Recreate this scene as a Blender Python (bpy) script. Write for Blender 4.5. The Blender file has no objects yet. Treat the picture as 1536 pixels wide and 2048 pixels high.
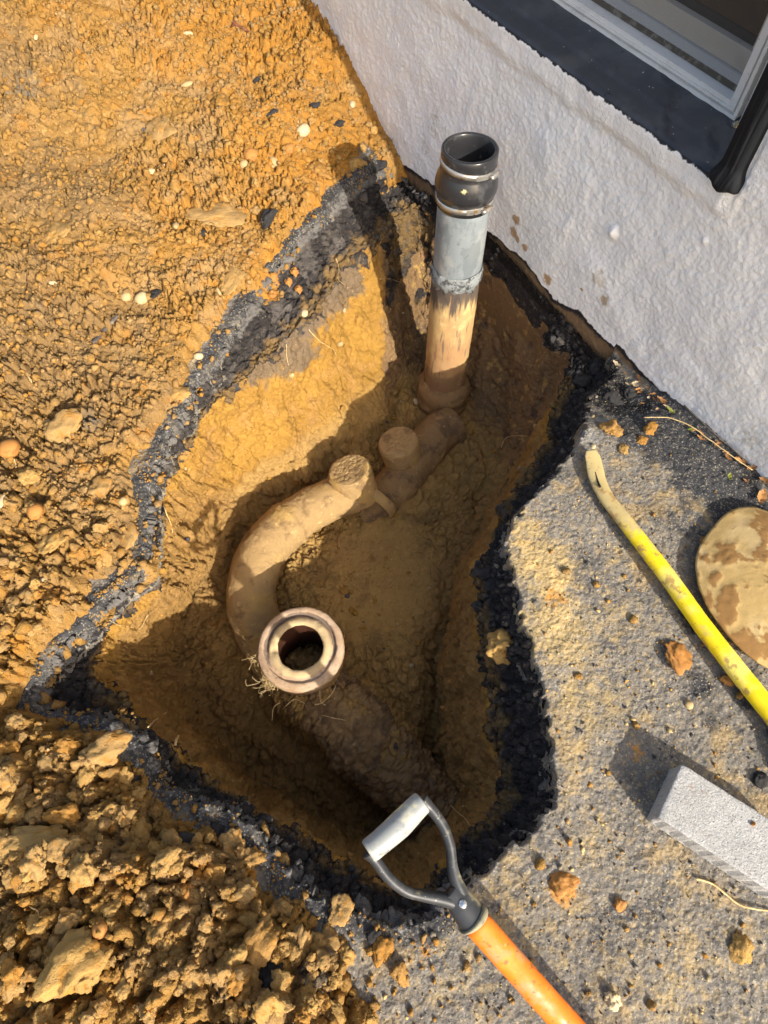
import bpy, bmesh, math, random
import numpy as np
from mathutils import Vector, Matrix

SC = bpy.context.scene
COL = SC.collection
# ------------------------------------------------------------------ camera
F, TILT, H = 1350.0, math.radians(28.9), 1.25
cam_d = bpy.data.cameras.new('camera'); cam = bpy.data.objects.new('camera', cam_d); COL.objects.link(cam)
cam_d.sensor_fit = 'HORIZONTAL'; cam_d.sensor_width = 36.0; cam_d.lens = 36.0 * F / 1536.0
cam_d.clip_start = 0.01; cam_d.clip_end = 200
cam.location = (0, 0, H); cam.rotation_euler = (TILT, 0, 0)
SC.camera = cam
SC.render.resolution_x, SC.render.resolution_y = 768, 1024
# ------------------------------------------------------------------ light
ELEV = math.radians(30.0)
TR = np.array([-0.548, 0.836]); TR = TR / np.hypot(*TR)              # horizontal travel of the sunlight
sun_d = bpy.data.lights.new('sun', 'SUN'); sun = bpy.data.objects.new('sun', sun_d); COL.objects.link(sun)
sun_d.energy = 3.9; sun_d.angle = math.radians(0.5); sun_d.color = (1.0, 0.95, 0.86)
ldir = Vector((TR[0] * math.cos(ELEV), TR[1] * math.cos(ELEV), -math.sin(ELEV)))
sun.rotation_euler = ldir.to_track_quat('-Z', 'Y').to_euler(); sun.location = (1, -2, 4)
w = bpy.data.worlds.new('World'); SC.world = w; w.use_nodes = True
nt = w.node_tree; nt.nodes.clear()
sk = nt.nodes.new('ShaderNodeTexSky'); sk.sky_type = 'NISHITA'; sk.sun_disc = False
sk.dust_density = 4.0; sk.ozone_density = 0.4; sk.sun_elevation = ELEV; sk.sun_rotation = math.atan2(-TR[0], -TR[1])
bg = nt.nodes.new('ShaderNodeBackground'); bg.inputs[1].default_value = 0.15
wo = nt.nodes.new('ShaderNodeOutputWorld')
nt.links.new(sk.outputs[0], bg.inputs[0]); nt.links.new(bg.outputs[0], wo.inputs[0])
SC.view_settings.view_transform = 'Standard'; SC.view_settings.look = 'None'
SC.view_settings.exposure = 0.80; SC.view_settings.gamma = 1.0
SC.cycles.max_bounces = 8; SC.cycles.diffuse_bounces = 5
rnd = random.Random(7)
RS = np.random.RandomState(11)

# ------------------------------------------------------------------ geometry helpers
def W(px, py, z=0.0):
    a = (px - 768) / F; b = (1024 - py) / F
    r = np.array([a, b * math.cos(TILT) + math.sin(TILT), b * math.sin(TILT) - math.cos(TILT)])
    return np.array([0, 0, H]) + r * ((z - H) / r[2])
def proj(P):
    v = np.asarray(P, float) - [0, 0, H]
    d = v[..., 1] * math.sin(TILT) - v[..., 2] * math.cos(TILT)
    u = v[..., 1] * math.cos(TILT) + v[..., 2] * math.sin(TILT)
    return 768 + F * v[..., 0] / d, 1024 - F * u / d, d
def sst(a, b, x):
    t = np.clip((x - a) / (b - a), 0, 1); return t * t * (3 - 2 * t)
_P = np.random.RandomState(3).permutation(4096).astype(np.int64)
def _h(i, j, k): return _P[(_P[(_P[i & 4095] + j) & 4095] + k) & 4095]
def perlin(p, seed=0):
    p = np.asarray(p, float)
    i = np.floor(p).astype(np.int64); f = p - i; u = f * f * f * (f * (f * 6 - 15) + 10)
    out = 0
    for dx in (0, 1):
        for dy in (0, 1):
            for dz in (0, 1):
                h = _h(i[:, 0] + dx + seed * 37, i[:, 1] + dy, i[:, 2] + dz)
                gx = (h & 15) / 7.5 - 1; gy = ((h >> 4) & 15) / 7.5 - 1; gz = ((h >> 8) & 15) / 7.5 - 1
                wgt = (u[:, 0] if dx else 1 - u[:, 0]) * (u[:, 1] if dy else 1 - u[:, 1]) * (u[:, 2] if dz else 1 - u[:, 2])
                out = out + wgt * (gx * (f[:, 0] - dx) + gy * (f[:, 1] - dy) + gz * (f[:, 2] - dz))
    return out
def fbm(p, oct=4, seed=0, gain=0.5):
    p = np.asarray(p, float); s = 0; a = 1.0
    for o in range(oct):
        s = s + a * perlin(p, seed + o * 3); p = p * 2.03 + 5.1; a *= gain
    return s
def worley(p, seed=0, dim=3):
    p = np.asarray(p, float); i = np.floor(p).astype(np.int64); n = len(p)
    f1 = np.full(n, 9.0); f2 = np.full(n, 9.0); idr = np.zeros(n)
    for dx in (-1, 0, 1):
        for dy in (-1, 0, 1):
            for dz in ((-1, 0, 1) if dim == 3 else (0,)):
                c0, c1, c2 = i[:, 0] + dx, i[:, 1] + dy, i[:, 2] + dz
                h = _h(c0 + seed * 53, c1, c2); h2 = _P[(h + 17) & 4095]; h3 = _P[(h2 + 91) & 4095]
                d = (c0 + h / 4096. - p[:, 0]) ** 2 + (c1 + h2 / 4096. - p[:, 1]) ** 2
                if dim == 3: d = d + (c2 + h3 / 4096. - p[:, 2]) ** 2
                m = d < f1
                f2 = np.where(m, f1, np.minimum(f2, d)); idr = np.where(m, ((h3 * 7 + h) & 4095) / 4096., idr); f1 = np.where(m, d, f1)
    return np.sqrt(f1), np.sqrt(f2), idr
def p2(x, y, s, z=0.0): return np.stack([x * s, y * s, np.full_like(x, z)], 1)
def clods(p, scale, seed, dim=3, warp=0.25):
    """rounded lumps parted by cracks, about 0..1"""
    q = p * (1.0 / scale)
    wv = np.stack([fbm(q * 1.3, 2, seed + 1), fbm(q * 1.3 + 9, 2, seed + 2), fbm(q * 1.3 + 21, 2, seed + 3) if dim == 3 else np.zeros(len(q))], 1) * warp
    f1, f2, r = worley(q + wv, seed, dim)
    return (0.35 + 0.65 * r) * np.sqrt(np.clip(1 - (f1 / 0.95) ** 2, 0, 1)) * sst(0.0, 0.22, f2 - f1)
def seg_dist(x, y, poly, closed=True):
    n = len(poly); best = np.full(len(x), 1e9)
    for k in range(n if closed else n - 1):
        a = poly[k]; b = poly[(k + 1) % n]; e = b - a; L = e @ e + 1e-12
        t = np.clip(((x - a[0]) * e[0] + (y - a[1]) * e[1]) / L, 0, 1)
        best = np.minimum(best, (x - a[0] - t * e[0]) ** 2 + (y - a[1] - t * e[1]) ** 2)
    return np.sqrt(best)
def inside(x, y, poly):
    n = len(poly); c = np.zeros(len(x), bool)
    for k in range(n):
        a = poly[k]; b = poly[(k + 1) % n]
        if a[1] == b[1]: continue
        m = ((a[1] > y) != (b[1] > y)) & (x < (b[0] - a[0]) * (y - a[1]) / (b[1] - a[1]) + a[0])
        c ^= m
    return c
def sdist(x, y, poly):
    d = seg_dist(x, y, poly); return np.where(inside(x, y, poly), d, -d)
def crom(P, n, closed=True):
    """smooth resample of a list of points, n points"""
    P = np.asarray(P, float); m = len(P)
    t = np.linspace(0, m if closed else m - 1, n, endpoint=not closed)
    i = np.floor(t).astype(int); f = (t - i)[:, None]
    if closed: g = [P[(i + k) % m] for k in (-1, 0, 1, 2)]
    else:
        i = np.minimum(i, m - 2); f = (t - i)[:, None]; g = [P[np.clip(i + k, 0, m - 1)] for k in (-1, 0, 1, 2)]
    return 0.5 * (2 * g[1] + (g[2] - g[0]) * f + (2 * g[0] - 5 * g[1] + 4 * g[2] - g[3]) * f * f + (3 * g[1] - g[0] - 3 * g[2] + g[3]) * f ** 3)

# ------------------------------------------------------------------ object helpers
def empty(name, loc, label, cat, group=None):
    o = bpy.data.objects.new(name, None); COL.objects.link(o); o.location = tuple(loc); o.empty_display_size = 0.05
    o['label'] = label; o['category'] = cat
    if group: o['group'] = group
    return o
def mesh(name, V, Fc, m, smooth=True):
    me = bpy.data.meshes.new(name); V = np.asarray(V, np.float32)
    if isinstance(Fc, np.ndarray):
        k = Fc.shape[1]; nf = len(Fc)
        me.vertices.add(len(V)); me.vertices.foreach_set('co', V.ravel())
        me.loops.add(nf * k); me.loops.foreach_set('vertex_index', Fc.astype(np.int32).ravel())
        me.polygons.add(nf); me.polygons.foreach_set('loop_start', np.arange(0, nf * k, k, dtype=np.int32))
        me.update(calc_edges=True); me.validate()
    else:
        me.from_pydata([tuple(map(float, v)) for v in V], [], [tuple(map(int, f)) for f in Fc]); me.update()
    if smooth: me.polygons.foreach_set('use_smooth', np.ones(len(me.polygons), bool))
    if m: me.materials.append(m)
    return me
def part(name, V, Fc, m, parent=None, loc=None, smooth=True, label=None, cat=None, group=None, kind=None, attrs=None):
    """one mesh object; V in world coordinates"""
    V = np.asarray(V, float)
    if parent is not None:
        org = np.array(parent.matrix_basis.translation, float); q = parent.parent
        while q is not None: org = org + np.array(q.matrix_basis.translation); q = q.parent
    else: org = np.zeros(3) if loc is None else np.array(loc, float)
    me = mesh(name, V - org, Fc, m, smooth)
    if attrs:
        for k, v in attrs.items():
            a = me.attributes.new(k, 'FLOAT', 'POINT'); a.data.foreach_set('value', np.asarray(v, np.float32))
    o = bpy.data.objects.new(name, me); COL.objects.link(o)
    if parent is not None: o.parent = parent
    else: o.location = tuple(org)
    if label: o['label'] = label
    if cat: o['category'] = cat
    if group: o['group'] = group
    if kind: o['kind'] = kind
    return o
def quads(nu, nv, closed=False):
    """faces of a nu x nv vertex sheet (row-major, u rows)"""
    j = np.arange(nv if closed else nv - 1); i = np.arange(nu - 1)
    I, J = np.meshgrid(i, j, indexing='ij'); J2 = (J + 1) % nv
    return np.stack([I * nv + J, I * nv + J2, (I + 1) * nv + J2, (I + 1) * nv + J], -1).reshape(-1, 4)
def tube(path, rad, n=20, asp=None, up=None, caps=True, bulge=0.0, rad2=None):
    """sheet round a path; rad per point; rad2 = radius along the second axis"""
    P = np.asarray(path, float); m = len(P); rad = np.broadcast_to(np.asarray(rad, float), (m,)); r2 = rad if rad2 is None else np.broadcast_to(np.asarray(rad2, float), (m,))
    T = np.gradient(P, axis=0); T /= np.linalg.norm(T, axis=1)[:, None] + 1e-12
    u = np.array(up if up is not None else [0, 0, 1.0], float)
    if abs(T[0] @ u) > .95 and up is None: u = np.array([1.0, 0, 0])
    rows = []
    for k in range(m):
        u = u - T[k] * (u @ T[k]); u /= np.linalg.norm(u); v = np.cross(T[k], u)
        a = np.arange(n) * 2 * math.pi / n
        rows.append(P[k] + np.outer(np.cos(a), v) * rad[k] + np.outer(np.sin(a), u) * r2[k])
    V = np.concatenate(rows); Fq = [tuple(q) for q in quads(m, n, True)]
    if caps: Fq.append(tuple(range(n))[::-1]); Fq.append(tuple((m - 1) * n + i for i in range(n)))
    return V, Fq
def lathe(prof, base, axis=(0, 0, 1), n=64, ref=None):
    """prof: (radius, height) list turned about axis through base"""
    ax = np.array(axis, float); ax /= np.linalg.norm(ax)
    u = np.array([1.0, 0, 0]); u -= ax * (u @ ax); u /= np.linalg.norm(u); v = np.cross(ax, u)
    a = np.arange(n) * 2 * math.pi / n; ring = np.outer(np.cos(a), u) + np.outer(np.sin(a), v)
    V = np.concatenate([np.array(base) + ax * h + ring * r for r, h in prof])
    return V, [tuple(q) for q in quads(len(prof), n, True)]
def box(c, ax, ay, az, sx, sy, sz, bev=0.0):
    bm = bmesh.new(); bmesh.ops.create_cube(bm, size=1.0)
    for v in bm.verts: v.co = Vector((v.co.x * sx, v.co.y * sy, v.co.z * sz))
    if bev: bmesh.ops.bevel(bm, geom=bm.edges[:], offset=bev, segments=2, affect='EDGES', profile=0.6)
    V = np.array([v.co[:] for v in bm.verts]); bm.verts.index_update(); Fc = [tuple(v.index for v in f.verts) for f in bm.faces]; bm.free()
    A = np.stack([np.asarray(ax, float), np.asarray(ay, float), np.asarray(az, float)])
    return V @ A + np.asarray(c, float), Fc
def join(L):
    V = []; Fc = []; k = 0
    for v, f in L:
        V.append(np.asarray(v)); Fc += [tuple(int(i) + k for i in q) for q in f]; k += len(v)
    return np.concatenate(V), Fc
def ico(sub):
    bm = bmesh.new(); bmesh.ops.create_icosphere(bm, subdivisions=sub, radius=1.0)
    V = np.array([v.co[:] for v in bm.verts]); Fc = np.array([[v.index for v in f.verts] for f in bm.faces]); bm.free()
    return V, Fc

# ------------------------------------------------------------------ material helper
def mat(name, base, layers=(), bumps=(), rough=0.95, spec=0.2, coat=0.0, metal=0.0, rough_noise=None):
    m = bpy.data.materials.new(name); m.use_nodes = True; t = m.node_tree; N = t.nodes; L = t.links
    b = N['Principled BSDF']; b.inputs['Roughness'].default_value = rough; b.inputs['Specular IOR Level'].default_value = spec
    b.inputs['Metallic'].default_value = metal; b.inputs['Coat Weight'].default_value = coat
    tc = N.new('ShaderNodeTexCoord')
    def tex(kind, scale, detail=4, stretch=None, dist=0.0, off=0.0):
        src = tc.outputs['Object']
        mp = N.new('ShaderNodeMapping'); L.new(src, mp.inputs[0]); mp.inputs['Location'].default_value = (off, off * .7, off * .3)
        if stretch: mp.inputs['Scale'].default_value = stretch
        src = mp.outputs[0]
        if kind == 'noise':
            n = N.new('ShaderNodeTexNoise'); n.inputs['Scale'].default_value = scale; n.inputs['Detail'].default_value = detail
            n.inputs['Roughness'].default_value = 0.6; n.inputs['Distortion'].default_value = dist; L.new(src, n.inputs['Vector']); return n.outputs[0]
        n = N.new('ShaderNodeTexVoronoi'); n.inputs['Scale'].default_value = scale; n.feature = 'F1' if kind in ('voro', 'cell') else 'DISTANCE_TO_EDGE'
        if dist:
            nn = N.new('ShaderNodeTexNoise'); nn.inputs['Scale'].default_value = scale * 1.5; nn.inputs['Detail'].default_value = 3; L.new(src, nn.inputs['Vector'])
            vm = N.new('ShaderNodeVectorMath'); vm.operation = 'MULTIPLY_ADD'; L.new(nn.outputs['Color'], vm.inputs[0]); vm.inputs[1].default_value = (dist / scale,) * 3; L.new(src, vm.inputs[2]); src = vm.outputs[0]
        L.new(src, n.inputs['Vector'])
        if kind == 'cell':
            s = N.new('ShaderNodeSeparateColor'); L.new(n.outputs['Color'], s.inputs[0]); return s.outputs[0]
        return n.outputs['Distance']
    def rng(v, lo, hi):
        r = N.new('ShaderNodeMapRange'); r.interpolation_type = 'SMOOTHSTEP'; r.inputs[1].default_value = lo; r.inputs[2].default_value = hi; L.new(v, r.inputs[0]); return r.outputs[0]
    def math_(op, a, c):
        n = N.new('ShaderNodeMath'); n.operation = op
        for k, q in ((0, a), (1, c)):
            if isinstance(q, (int, float)): n.inputs[k].default_value = q
            else: L.new(q, n.inputs[k])
        return n.outputs[0]
    rgb = N.new('ShaderNodeRGB'); rgb.outputs[0].default_value = (*base, 1); cur = rgb.outputs[0]
    for ly in layers:
        col = ly[0]; src = ly[1]; op = ly[2] if len(ly) > 2 else {}
        if src in ('noise', 'voro', 'cell', 'edge'):
            v = tex(src, op['s'], op.get('d', 5), op.get('stretch'), op.get('dist', 0), op.get('off', 0)); f = rng(v, op['lo'], op['hi'])
        elif src == 'obj':
            oi = N.new('ShaderNodeObjectInfo'); f = rng(oi.outputs['Random'], op['lo'], op['hi'])
        else:
            a = N.new('ShaderNodeAttribute'); a.attribute_name = src; v = a.outputs['Fac']
            if 's' in op:
                nz = tex(op.get('k', 'noise'), op['s'], op.get('d', 6), op.get('stretch'), op.get('dist', 0), op.get('off', 0))
                v = math_('ADD', v, math_('MULTIPLY', math_('SUBTRACT', nz, 0.5), op['amp']))
            f = rng(v, op.get('lo', 0.3), op.get('hi', 0.7))
        if op.get('gate'):
            a = N.new('ShaderNodeAttribute'); a.attribute_name = op['gate']; f = math_('MULTIPLY', f, a.outputs['Fac'])
        f = math_('MULTIPLY', f, op.get('w', 1.0))
        mx = N.new('ShaderNodeMix'); mx.data_type = 'RGBA'; L.new(f, mx.inputs[0]); L.new(cur, mx.inputs[6]); mx.inputs[7].default_value = (*col, 1); cur = mx.outputs[2]
    L.new(cur, b.inputs['Base Color'])
    nrm = None
    for bp in bumps:
        kind, s, st, di = bp[:4]; op = bp[4] if len(bp) > 4 else {}
        v = tex(kind, s, op.get('d', 5), op.get('stretch'), op.get('dist', 0), op.get('off', 3.3))
        if 'lo' in op: v = rng(v, op['lo'], op['hi'])
        bu = N.new('ShaderNodeBump'); bu.inputs['Strength'].default_value = st; bu.inputs['Distance'].default_value = di; L.new(v, bu.inputs['Height'])
        if nrm: L.new(nrm, bu.inputs['Normal'])
        nrm = bu.outputs[0]
    if nrm: L.new(nrm, b.inputs['Normal'])
    if rough_noise:
        s, lo, hi = rough_noise; v = tex('noise', s, 5); r = N.new('ShaderNodeMapRange'); r.inputs[1].default_value = .35; r.inputs[2].default_value = .65
        r.inputs[3].default_value = lo; r.inputs[4].default_value = hi; L.new(v, r.inputs[0]); L.new(r.outputs[0], b.inputs['Roughness'])
    return m

ORANGE = (0.35, 0.16, 0.028); TAN = (0.29, 0.185, 0.082); BROWN = (0.175, 0.112, 0.052); OCHRE = (0.50, 0.27, 0.06)
M = {}
M['soil'] = mat('soil', (0.29, 0.162, 0.046), [
    (TAN, 'noise', dict(s=9, lo=.45, hi=.62, w=.8)), (ORANGE, 'orange', dict(s=14, amp=1.4, lo=.2, hi=.9, w=.85)),
    (ORANGE, 'noise', dict(s=17, lo=.54, hi=.66, off=4, w=.8)), (BROWN, 'brown', dict(s=12, amp=1.3, lo=.3, hi=.9, w=.8)),
    (BROWN, 'noise', dict(s=33, lo=.56, hi=.7, off=2, w=.6)), ((.48, .30, .11), 'noise', dict(s=60, lo=.55, hi=.7, off=7, w=.5)), ((.17, .095, .035), 'noise', dict(s=150, lo=.56, hi=.7, off=27, w=.5)),
    ((.20, .17, .12), 'noise', dict(s=11, lo=.66, hi=.72, off=12, w=.5)),
    ((.10, .085, .07), 'noise', dict(s=26, lo=.70, hi=.74, off=17, w=.7)),
    ((.14, .12, .09), 'grey', dict(s=40, amp=.9, lo=.4, hi=.6, w=.8)),
    ((.66, .42, .16), 'voro', dict(s=170, lo=.2, hi=.1, w=.35))],
    [('noise', 60, .6, .007, dict(d=10)), ('noise', 260, .9, .003, dict(d=5)), ('voro', 300, .4, .002)], spec=.05)
M['clod'] = mat('clod', (0.385, 0.235, 0.078), [
    (TAN, 'obj', dict(lo=.2, hi=.5, w=.6)), (ORANGE, 'obj', dict(lo=.75, hi=.95, w=.7)), (BROWN, 'noise', dict(s=1.2, lo=.55, hi=.7, w=.5)),
    (ORANGE, 'noise', dict(s=.8, lo=.53, hi=.64, off=4, w=.7)), ((.22, .17, .11), 'noise', dict(s=1.0, lo=.62, hi=.72, off=14, w=.4)), ((.48, .30, .11), 'noise', dict(s=4, lo=.55, hi=.7, off=7, w=.5))],
    [('noise', 1.8, .35, .010, dict(d=10)), ('noise', 8, .55, .003, dict(d=6)), ('edge', 2.4, .3, .003, dict(lo=0, hi=.10, dist=1.4))], spec=.05)
M['clay'] = mat('clay', (0.30, 0.165, 0.038), [
    ((.36, .20, .043), 'noise', dict(s=7, lo=.42, hi=.6, w=.8)), ((.36, .20, .065), 'noise', dict(s=16, lo=.5, hi=.66, off=3, w=.7)),
    ((.36, .225, .080), 'floor', dict(s=10, amp=.7, lo=.3, hi=.8, w=.9)), ((.22, .135, .055), 'noise', dict(s=12, lo=.52, hi=.66, off=61, gate='floor', w=.8)), ((.27, .16, .058), 'shade_brown', dict(s=9, amp=.8, lo=.3, hi=.8, w=.8)),
    ((.24, .14, .06), 'noise', dict(s=5, lo=.55, hi=.7, off=8, w=.5)),
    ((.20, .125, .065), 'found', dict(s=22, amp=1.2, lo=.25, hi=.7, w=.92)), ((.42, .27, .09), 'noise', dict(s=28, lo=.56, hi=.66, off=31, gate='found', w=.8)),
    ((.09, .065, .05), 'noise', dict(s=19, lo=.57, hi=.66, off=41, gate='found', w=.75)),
    ((.13, .105, .08), 'greyclay', dict(s=24, amp=1.2, lo=.35, hi=.6, w=.8)),
    ((.28, .14, .03), 'noise', dict(s=90, lo=.6, hi=.72, off=5, w=.5)), ((.60, .42, .18), 'voro', dict(s=60, lo=.12, hi=.07, w=.5)),
    ((.036, .032, .031), 'asph_shade', dict(s=26, amp=1.0, lo=.42, hi=.56)), ((.10, .088, .080), 'noise', dict(s=16, lo=.48, hi=.62, off=51, gate='greyband', w=.9)), ((.20, .125, .05), 'smear', dict(s=22, amp=1.6, lo=.45, hi=.8, w=.85)), ((.10, .085, .07), 'noise', dict(s=34, lo=.54, hi=.66, off=71, gate='asph_shade', w=.7)), ((.15, .14, .13), 'rimgrey', dict(s=60, amp=.8, lo=.45, hi=.65, w=.85)),
    ((.30, .25, .16), 'noise', dict(s=210, lo=.63, hi=.69, off=9, gate='asph_shade', w=.6))],
    [('noise', 28, .5, .010, dict(d=9)), ('noise', 130, .65, .004, dict(d=6)), ('noise', 300, .6, .002), ('edge', 34, .5, .004, dict(lo=0, hi=.07, dist=1.6)), ('voro', 140, .3, .002)], spec=.06)
M['pave'] = mat('asphalt', (0.175, 0.158, 0.135), [
    ((.085, .080, .078), 'noise', dict(s=8, lo=.5, hi=.66, w=.7)), ((.25, .215, .165), 'noise', dict(s=30, lo=.55, hi=.68, off=2, w=.6)),
    ((.33, .25, .135), 'noise', dict(s=70, lo=.52, hi=.66, off=6, w=.7)), ((.36, .25, .11), 'noise', dict(s=13, lo=.54, hi=.68, off=16, w=.6)),
    ((.40, .29, .13), 'dust', dict(s=42, amp=1.3, lo=.34, hi=.80, w=.85)),
    ((.52, .36, .15), 'dust2', dict(s=45, amp=1.4, lo=.5, hi=.8, w=.9)),
    ((.040, .041, .045), 'dark', dict(s=20, amp=1.0, lo=.38, hi=.64, w=.93)),
    ((.022, .020, .020), 'black', dict(s=30, amp=.9, lo=.4, hi=.6, w=.95)),
    ((.27, .26, .24), 'rim', dict(s=40, amp=1.8, lo=.5, hi=.8, w=.75)),
    ((.45, .22, .05), 'rust', dict(s=60, amp=1.2, lo=.5, hi=.7, w=.85)),
    ((.07, .065, .06), 'noise', dict(s=180, lo=.60, hi=.68, off=66, w=.5)), ((.50, .42, .27), 'cell', dict(s=330, lo=.9, hi=.94, w=.35)),
    ((.42, .40, .36), 'cell', dict(s=450, lo=.93, hi=.95, off=3, w=.35))],
    [('noise', 90, .5, .004, dict(d=8)), ('voro', 190, .5, .0022), ('noise', 420, .6, .0012), ('edge', 14, .25, .003, dict(lo=0, hi=.02, dist=1.6))], spec=.15)
M['grit'] = mat('grit', (0.22, 0.19, 0.14), [((.05, .05, .05), 'cell', dict(s=40, lo=.45, hi=.5)), ((.50, .36, .16), 'cell', dict(s=40, lo=.7, hi=.75, off=2)), ((.45, .24, .06), 'cell', dict(s=40, lo=.85, hi=.88, off=8))], [('noise', 300, .5, .001)], spec=.1)
M['stone'] = mat('mixed stones', (.40, .30, .17), [((.07, .06, .06), 'cell', dict(s=30, lo=.5, hi=.52)), ((.45, .22, .06), 'cell', dict(s=30, lo=.7, hi=.72, off=5))], [('noise', 300, .3, .001)], spec=.2, rough=.7)
M['black'] = mat('black asphalt lump', (0.04, 0.038, 0.038), [((.12, .11, .10), 'noise', dict(s=120, lo=.58, hi=.68)), ((.35, .24, .1), 'noise', dict(s=60, lo=.64, hi=.72, off=3, w=.7))], [('noise', 110, .7, .003, dict(d=7)), ('voro', 200, .4, .002)], spec=.25, rough=.85)
M['pebble'] = mat('pale pebble', (0.42, 0.30, 0.14), [((.52, .41, .24), 'obj', dict(lo=.3, hi=.6)), ((.38, .21, .07), 'noise', dict(s=1.4, lo=.52, hi=.68, w=.6))], [('noise', 200, .3, .001)], rough=.6, spec=.3)
M['opebble'] = mat('orange pebble', (0.38, 0.175, 0.045), [((.28, .12, .03), 'noise', dict(s=1.6, lo=.5, hi=.65))], [('noise', 6, .5, .002)], rough=.7, spec=.25)
M['earthpipe'] = mat('earth covered clayware', (0.36, 0.235, 0.105), [
    ((.45, .29, .10), 'noise', dict(s=11, lo=.5, hi=.62, w=.8)), ((.18, .11, .055), 'noise', dict(s=20, lo=.53, hi=.66, off=4, w=.7)), ((.62, .44, .20), 'noise', dict(s=40, lo=.62, hi=.7, off=9, w=.6))],
    [('noise', 45, .5, .005, dict(d=9)), ('noise', 200, .7, .0025), ('edge', 60, .4, .003, dict(lo=0, hi=.07, dist=1.4))], spec=.06)
M['dirtshadepipe'] = mat('shade darkened earth caked clayware', (0.25, 0.155, 0.072), [  # earth caked, and darkened further to paint the shade on the pipes
    ((.36, .23, .10), 'noise', dict(s=14, lo=.5, hi=.64, w=.8)), ((.13, .085, .05), 'noise', dict(s=22, lo=.5, hi=.64, off=4, w=.8)), ((.48, .34, .18), 'noise', dict(s=60, lo=.64, hi=.7, off=9, w=.6))],
    [('noise', 45, .6, .006, dict(d=9)), ('noise', 200, .7, .0025), ('edge', 50, .4, .003, dict(lo=0, hi=.07, dist=1.4))], spec=.06)
M['clayware'] = mat('bare clayware', (0.40, 0.235, 0.105), [
    ((.50, .33, .14), 'noise', dict(s=9, lo=.42, hi=.6, stretch=(1, 1, .6), w=.9)), ((.27, .12, .06), 'noise', dict(s=34, lo=.54, hi=.7, off=4, stretch=(1, 1, .3), w=.55)), ((.20, .12, .06), 'base', dict(s=30, amp=1.2, lo=.3, hi=.8, w=.85)),
    ((.13, .09, .07), 'noise', dict(s=60, lo=.57, hi=.66, off=9, stretch=(1, 1, .12), w=.7)), ((.70, .50, .22), 'noise', dict(s=9, lo=.56, hi=.66, off=14, w=.6)),
    ((.05, .045, .045), 'top', dict(s=85, amp=1.5, lo=.35, hi=.75, stretch=(1, 1, .10), w=.9))],
    [('noise', 90, .35, .002, dict(d=7, stretch=(1, 1, .3))), ('noise', 300, .4, .001)], rough=.75, spec=.25)
M['ringclay'] = mat('clay socket', (0.42, 0.28, 0.17), [
    ((.50, .36, .24), 'noise', dict(s=26, lo=.40, hi=.65, w=.8)), ((.24, .18, .13), 'noise', dict(s=90, lo=.54, hi=.68, off=5, w=.6)), ((.38, .20, .09), 'noise', dict(s=36, lo=.58, hi=.72, off=11, w=.5)), ((.30, .19, .08), 'under', dict(s=40, amp=1.4, lo=.3, hi=.8, w=.9)),
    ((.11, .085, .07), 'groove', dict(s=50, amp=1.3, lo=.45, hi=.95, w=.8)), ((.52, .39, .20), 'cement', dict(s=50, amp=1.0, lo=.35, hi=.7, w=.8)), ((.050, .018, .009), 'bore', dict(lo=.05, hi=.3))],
    [('noise', 90, .5, .002, dict(d=7)), ('noise', 300, .5, .001)], rough=.85, spec=.15)
M['pvc'] = mat('grey dusty plastic', (0.20, 0.225, 0.235), [
    ((.28, .29, .285), 'noise', dict(s=14, lo=.45, hi=.62, w=.8)), ((.12, .14, .15), 'noise', dict(s=20, lo=.54, hi=.62, off=4, stretch=(1, 1, .5), w=.6)),
    ((.55, .48, .22), 'yellow', dict(s=110, amp=1.5, lo=.5, hi=.75)), ((.42, .40, .35), 'noise', dict(s=150, lo=.64, hi=.72, off=9, w=.6)), ((.06, .06, .06), 'noise', dict(s=120, lo=.64, hi=.7, off=19, w=.6))],
    [('noise', 120, .18, .001)], rough=.5, spec=.4)
M['rubber'] = mat('black rubber', (0.022, 0.022, 0.024), [((.22, .20, .15), 'noise', dict(s=60, lo=.62, hi=.74, off=3, w=.6)), ((.10, .10, .10), 'noise', dict(s=22, lo=.55, hi=.7, w=.4)), ((.5, .42, .2), 'yellow', dict(s=110, amp=1.5, lo=.5, hi=.8))], [('noise', 200, .05, .001)], rough=.24, spec=.6)
M['steel'] = mat('steel band', (0.50, 0.48, 0.44), [((.45, .30, .14), 'noise', dict(s=50, lo=.54, hi=.66)), ((.1, .09, .08), 'noise', dict(s=90, lo=.6, hi=.7, off=5))], [('noise', 200, .1, .0005)], rough=.35, metal=.75, spec=.5)
M['mortar'] = mat('grey jointing mastic', (0.22, 0.235, 0.235), [((.04, .04, .04), 'noise', dict(s=55, lo=.48, hi=.6, w=.9)), ((.45, .44, .40), 'noise', dict(s=80, lo=.6, hi=.7, off=4, w=.6))], [('noise', 80, .6, .003)], rough=.8)
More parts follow.
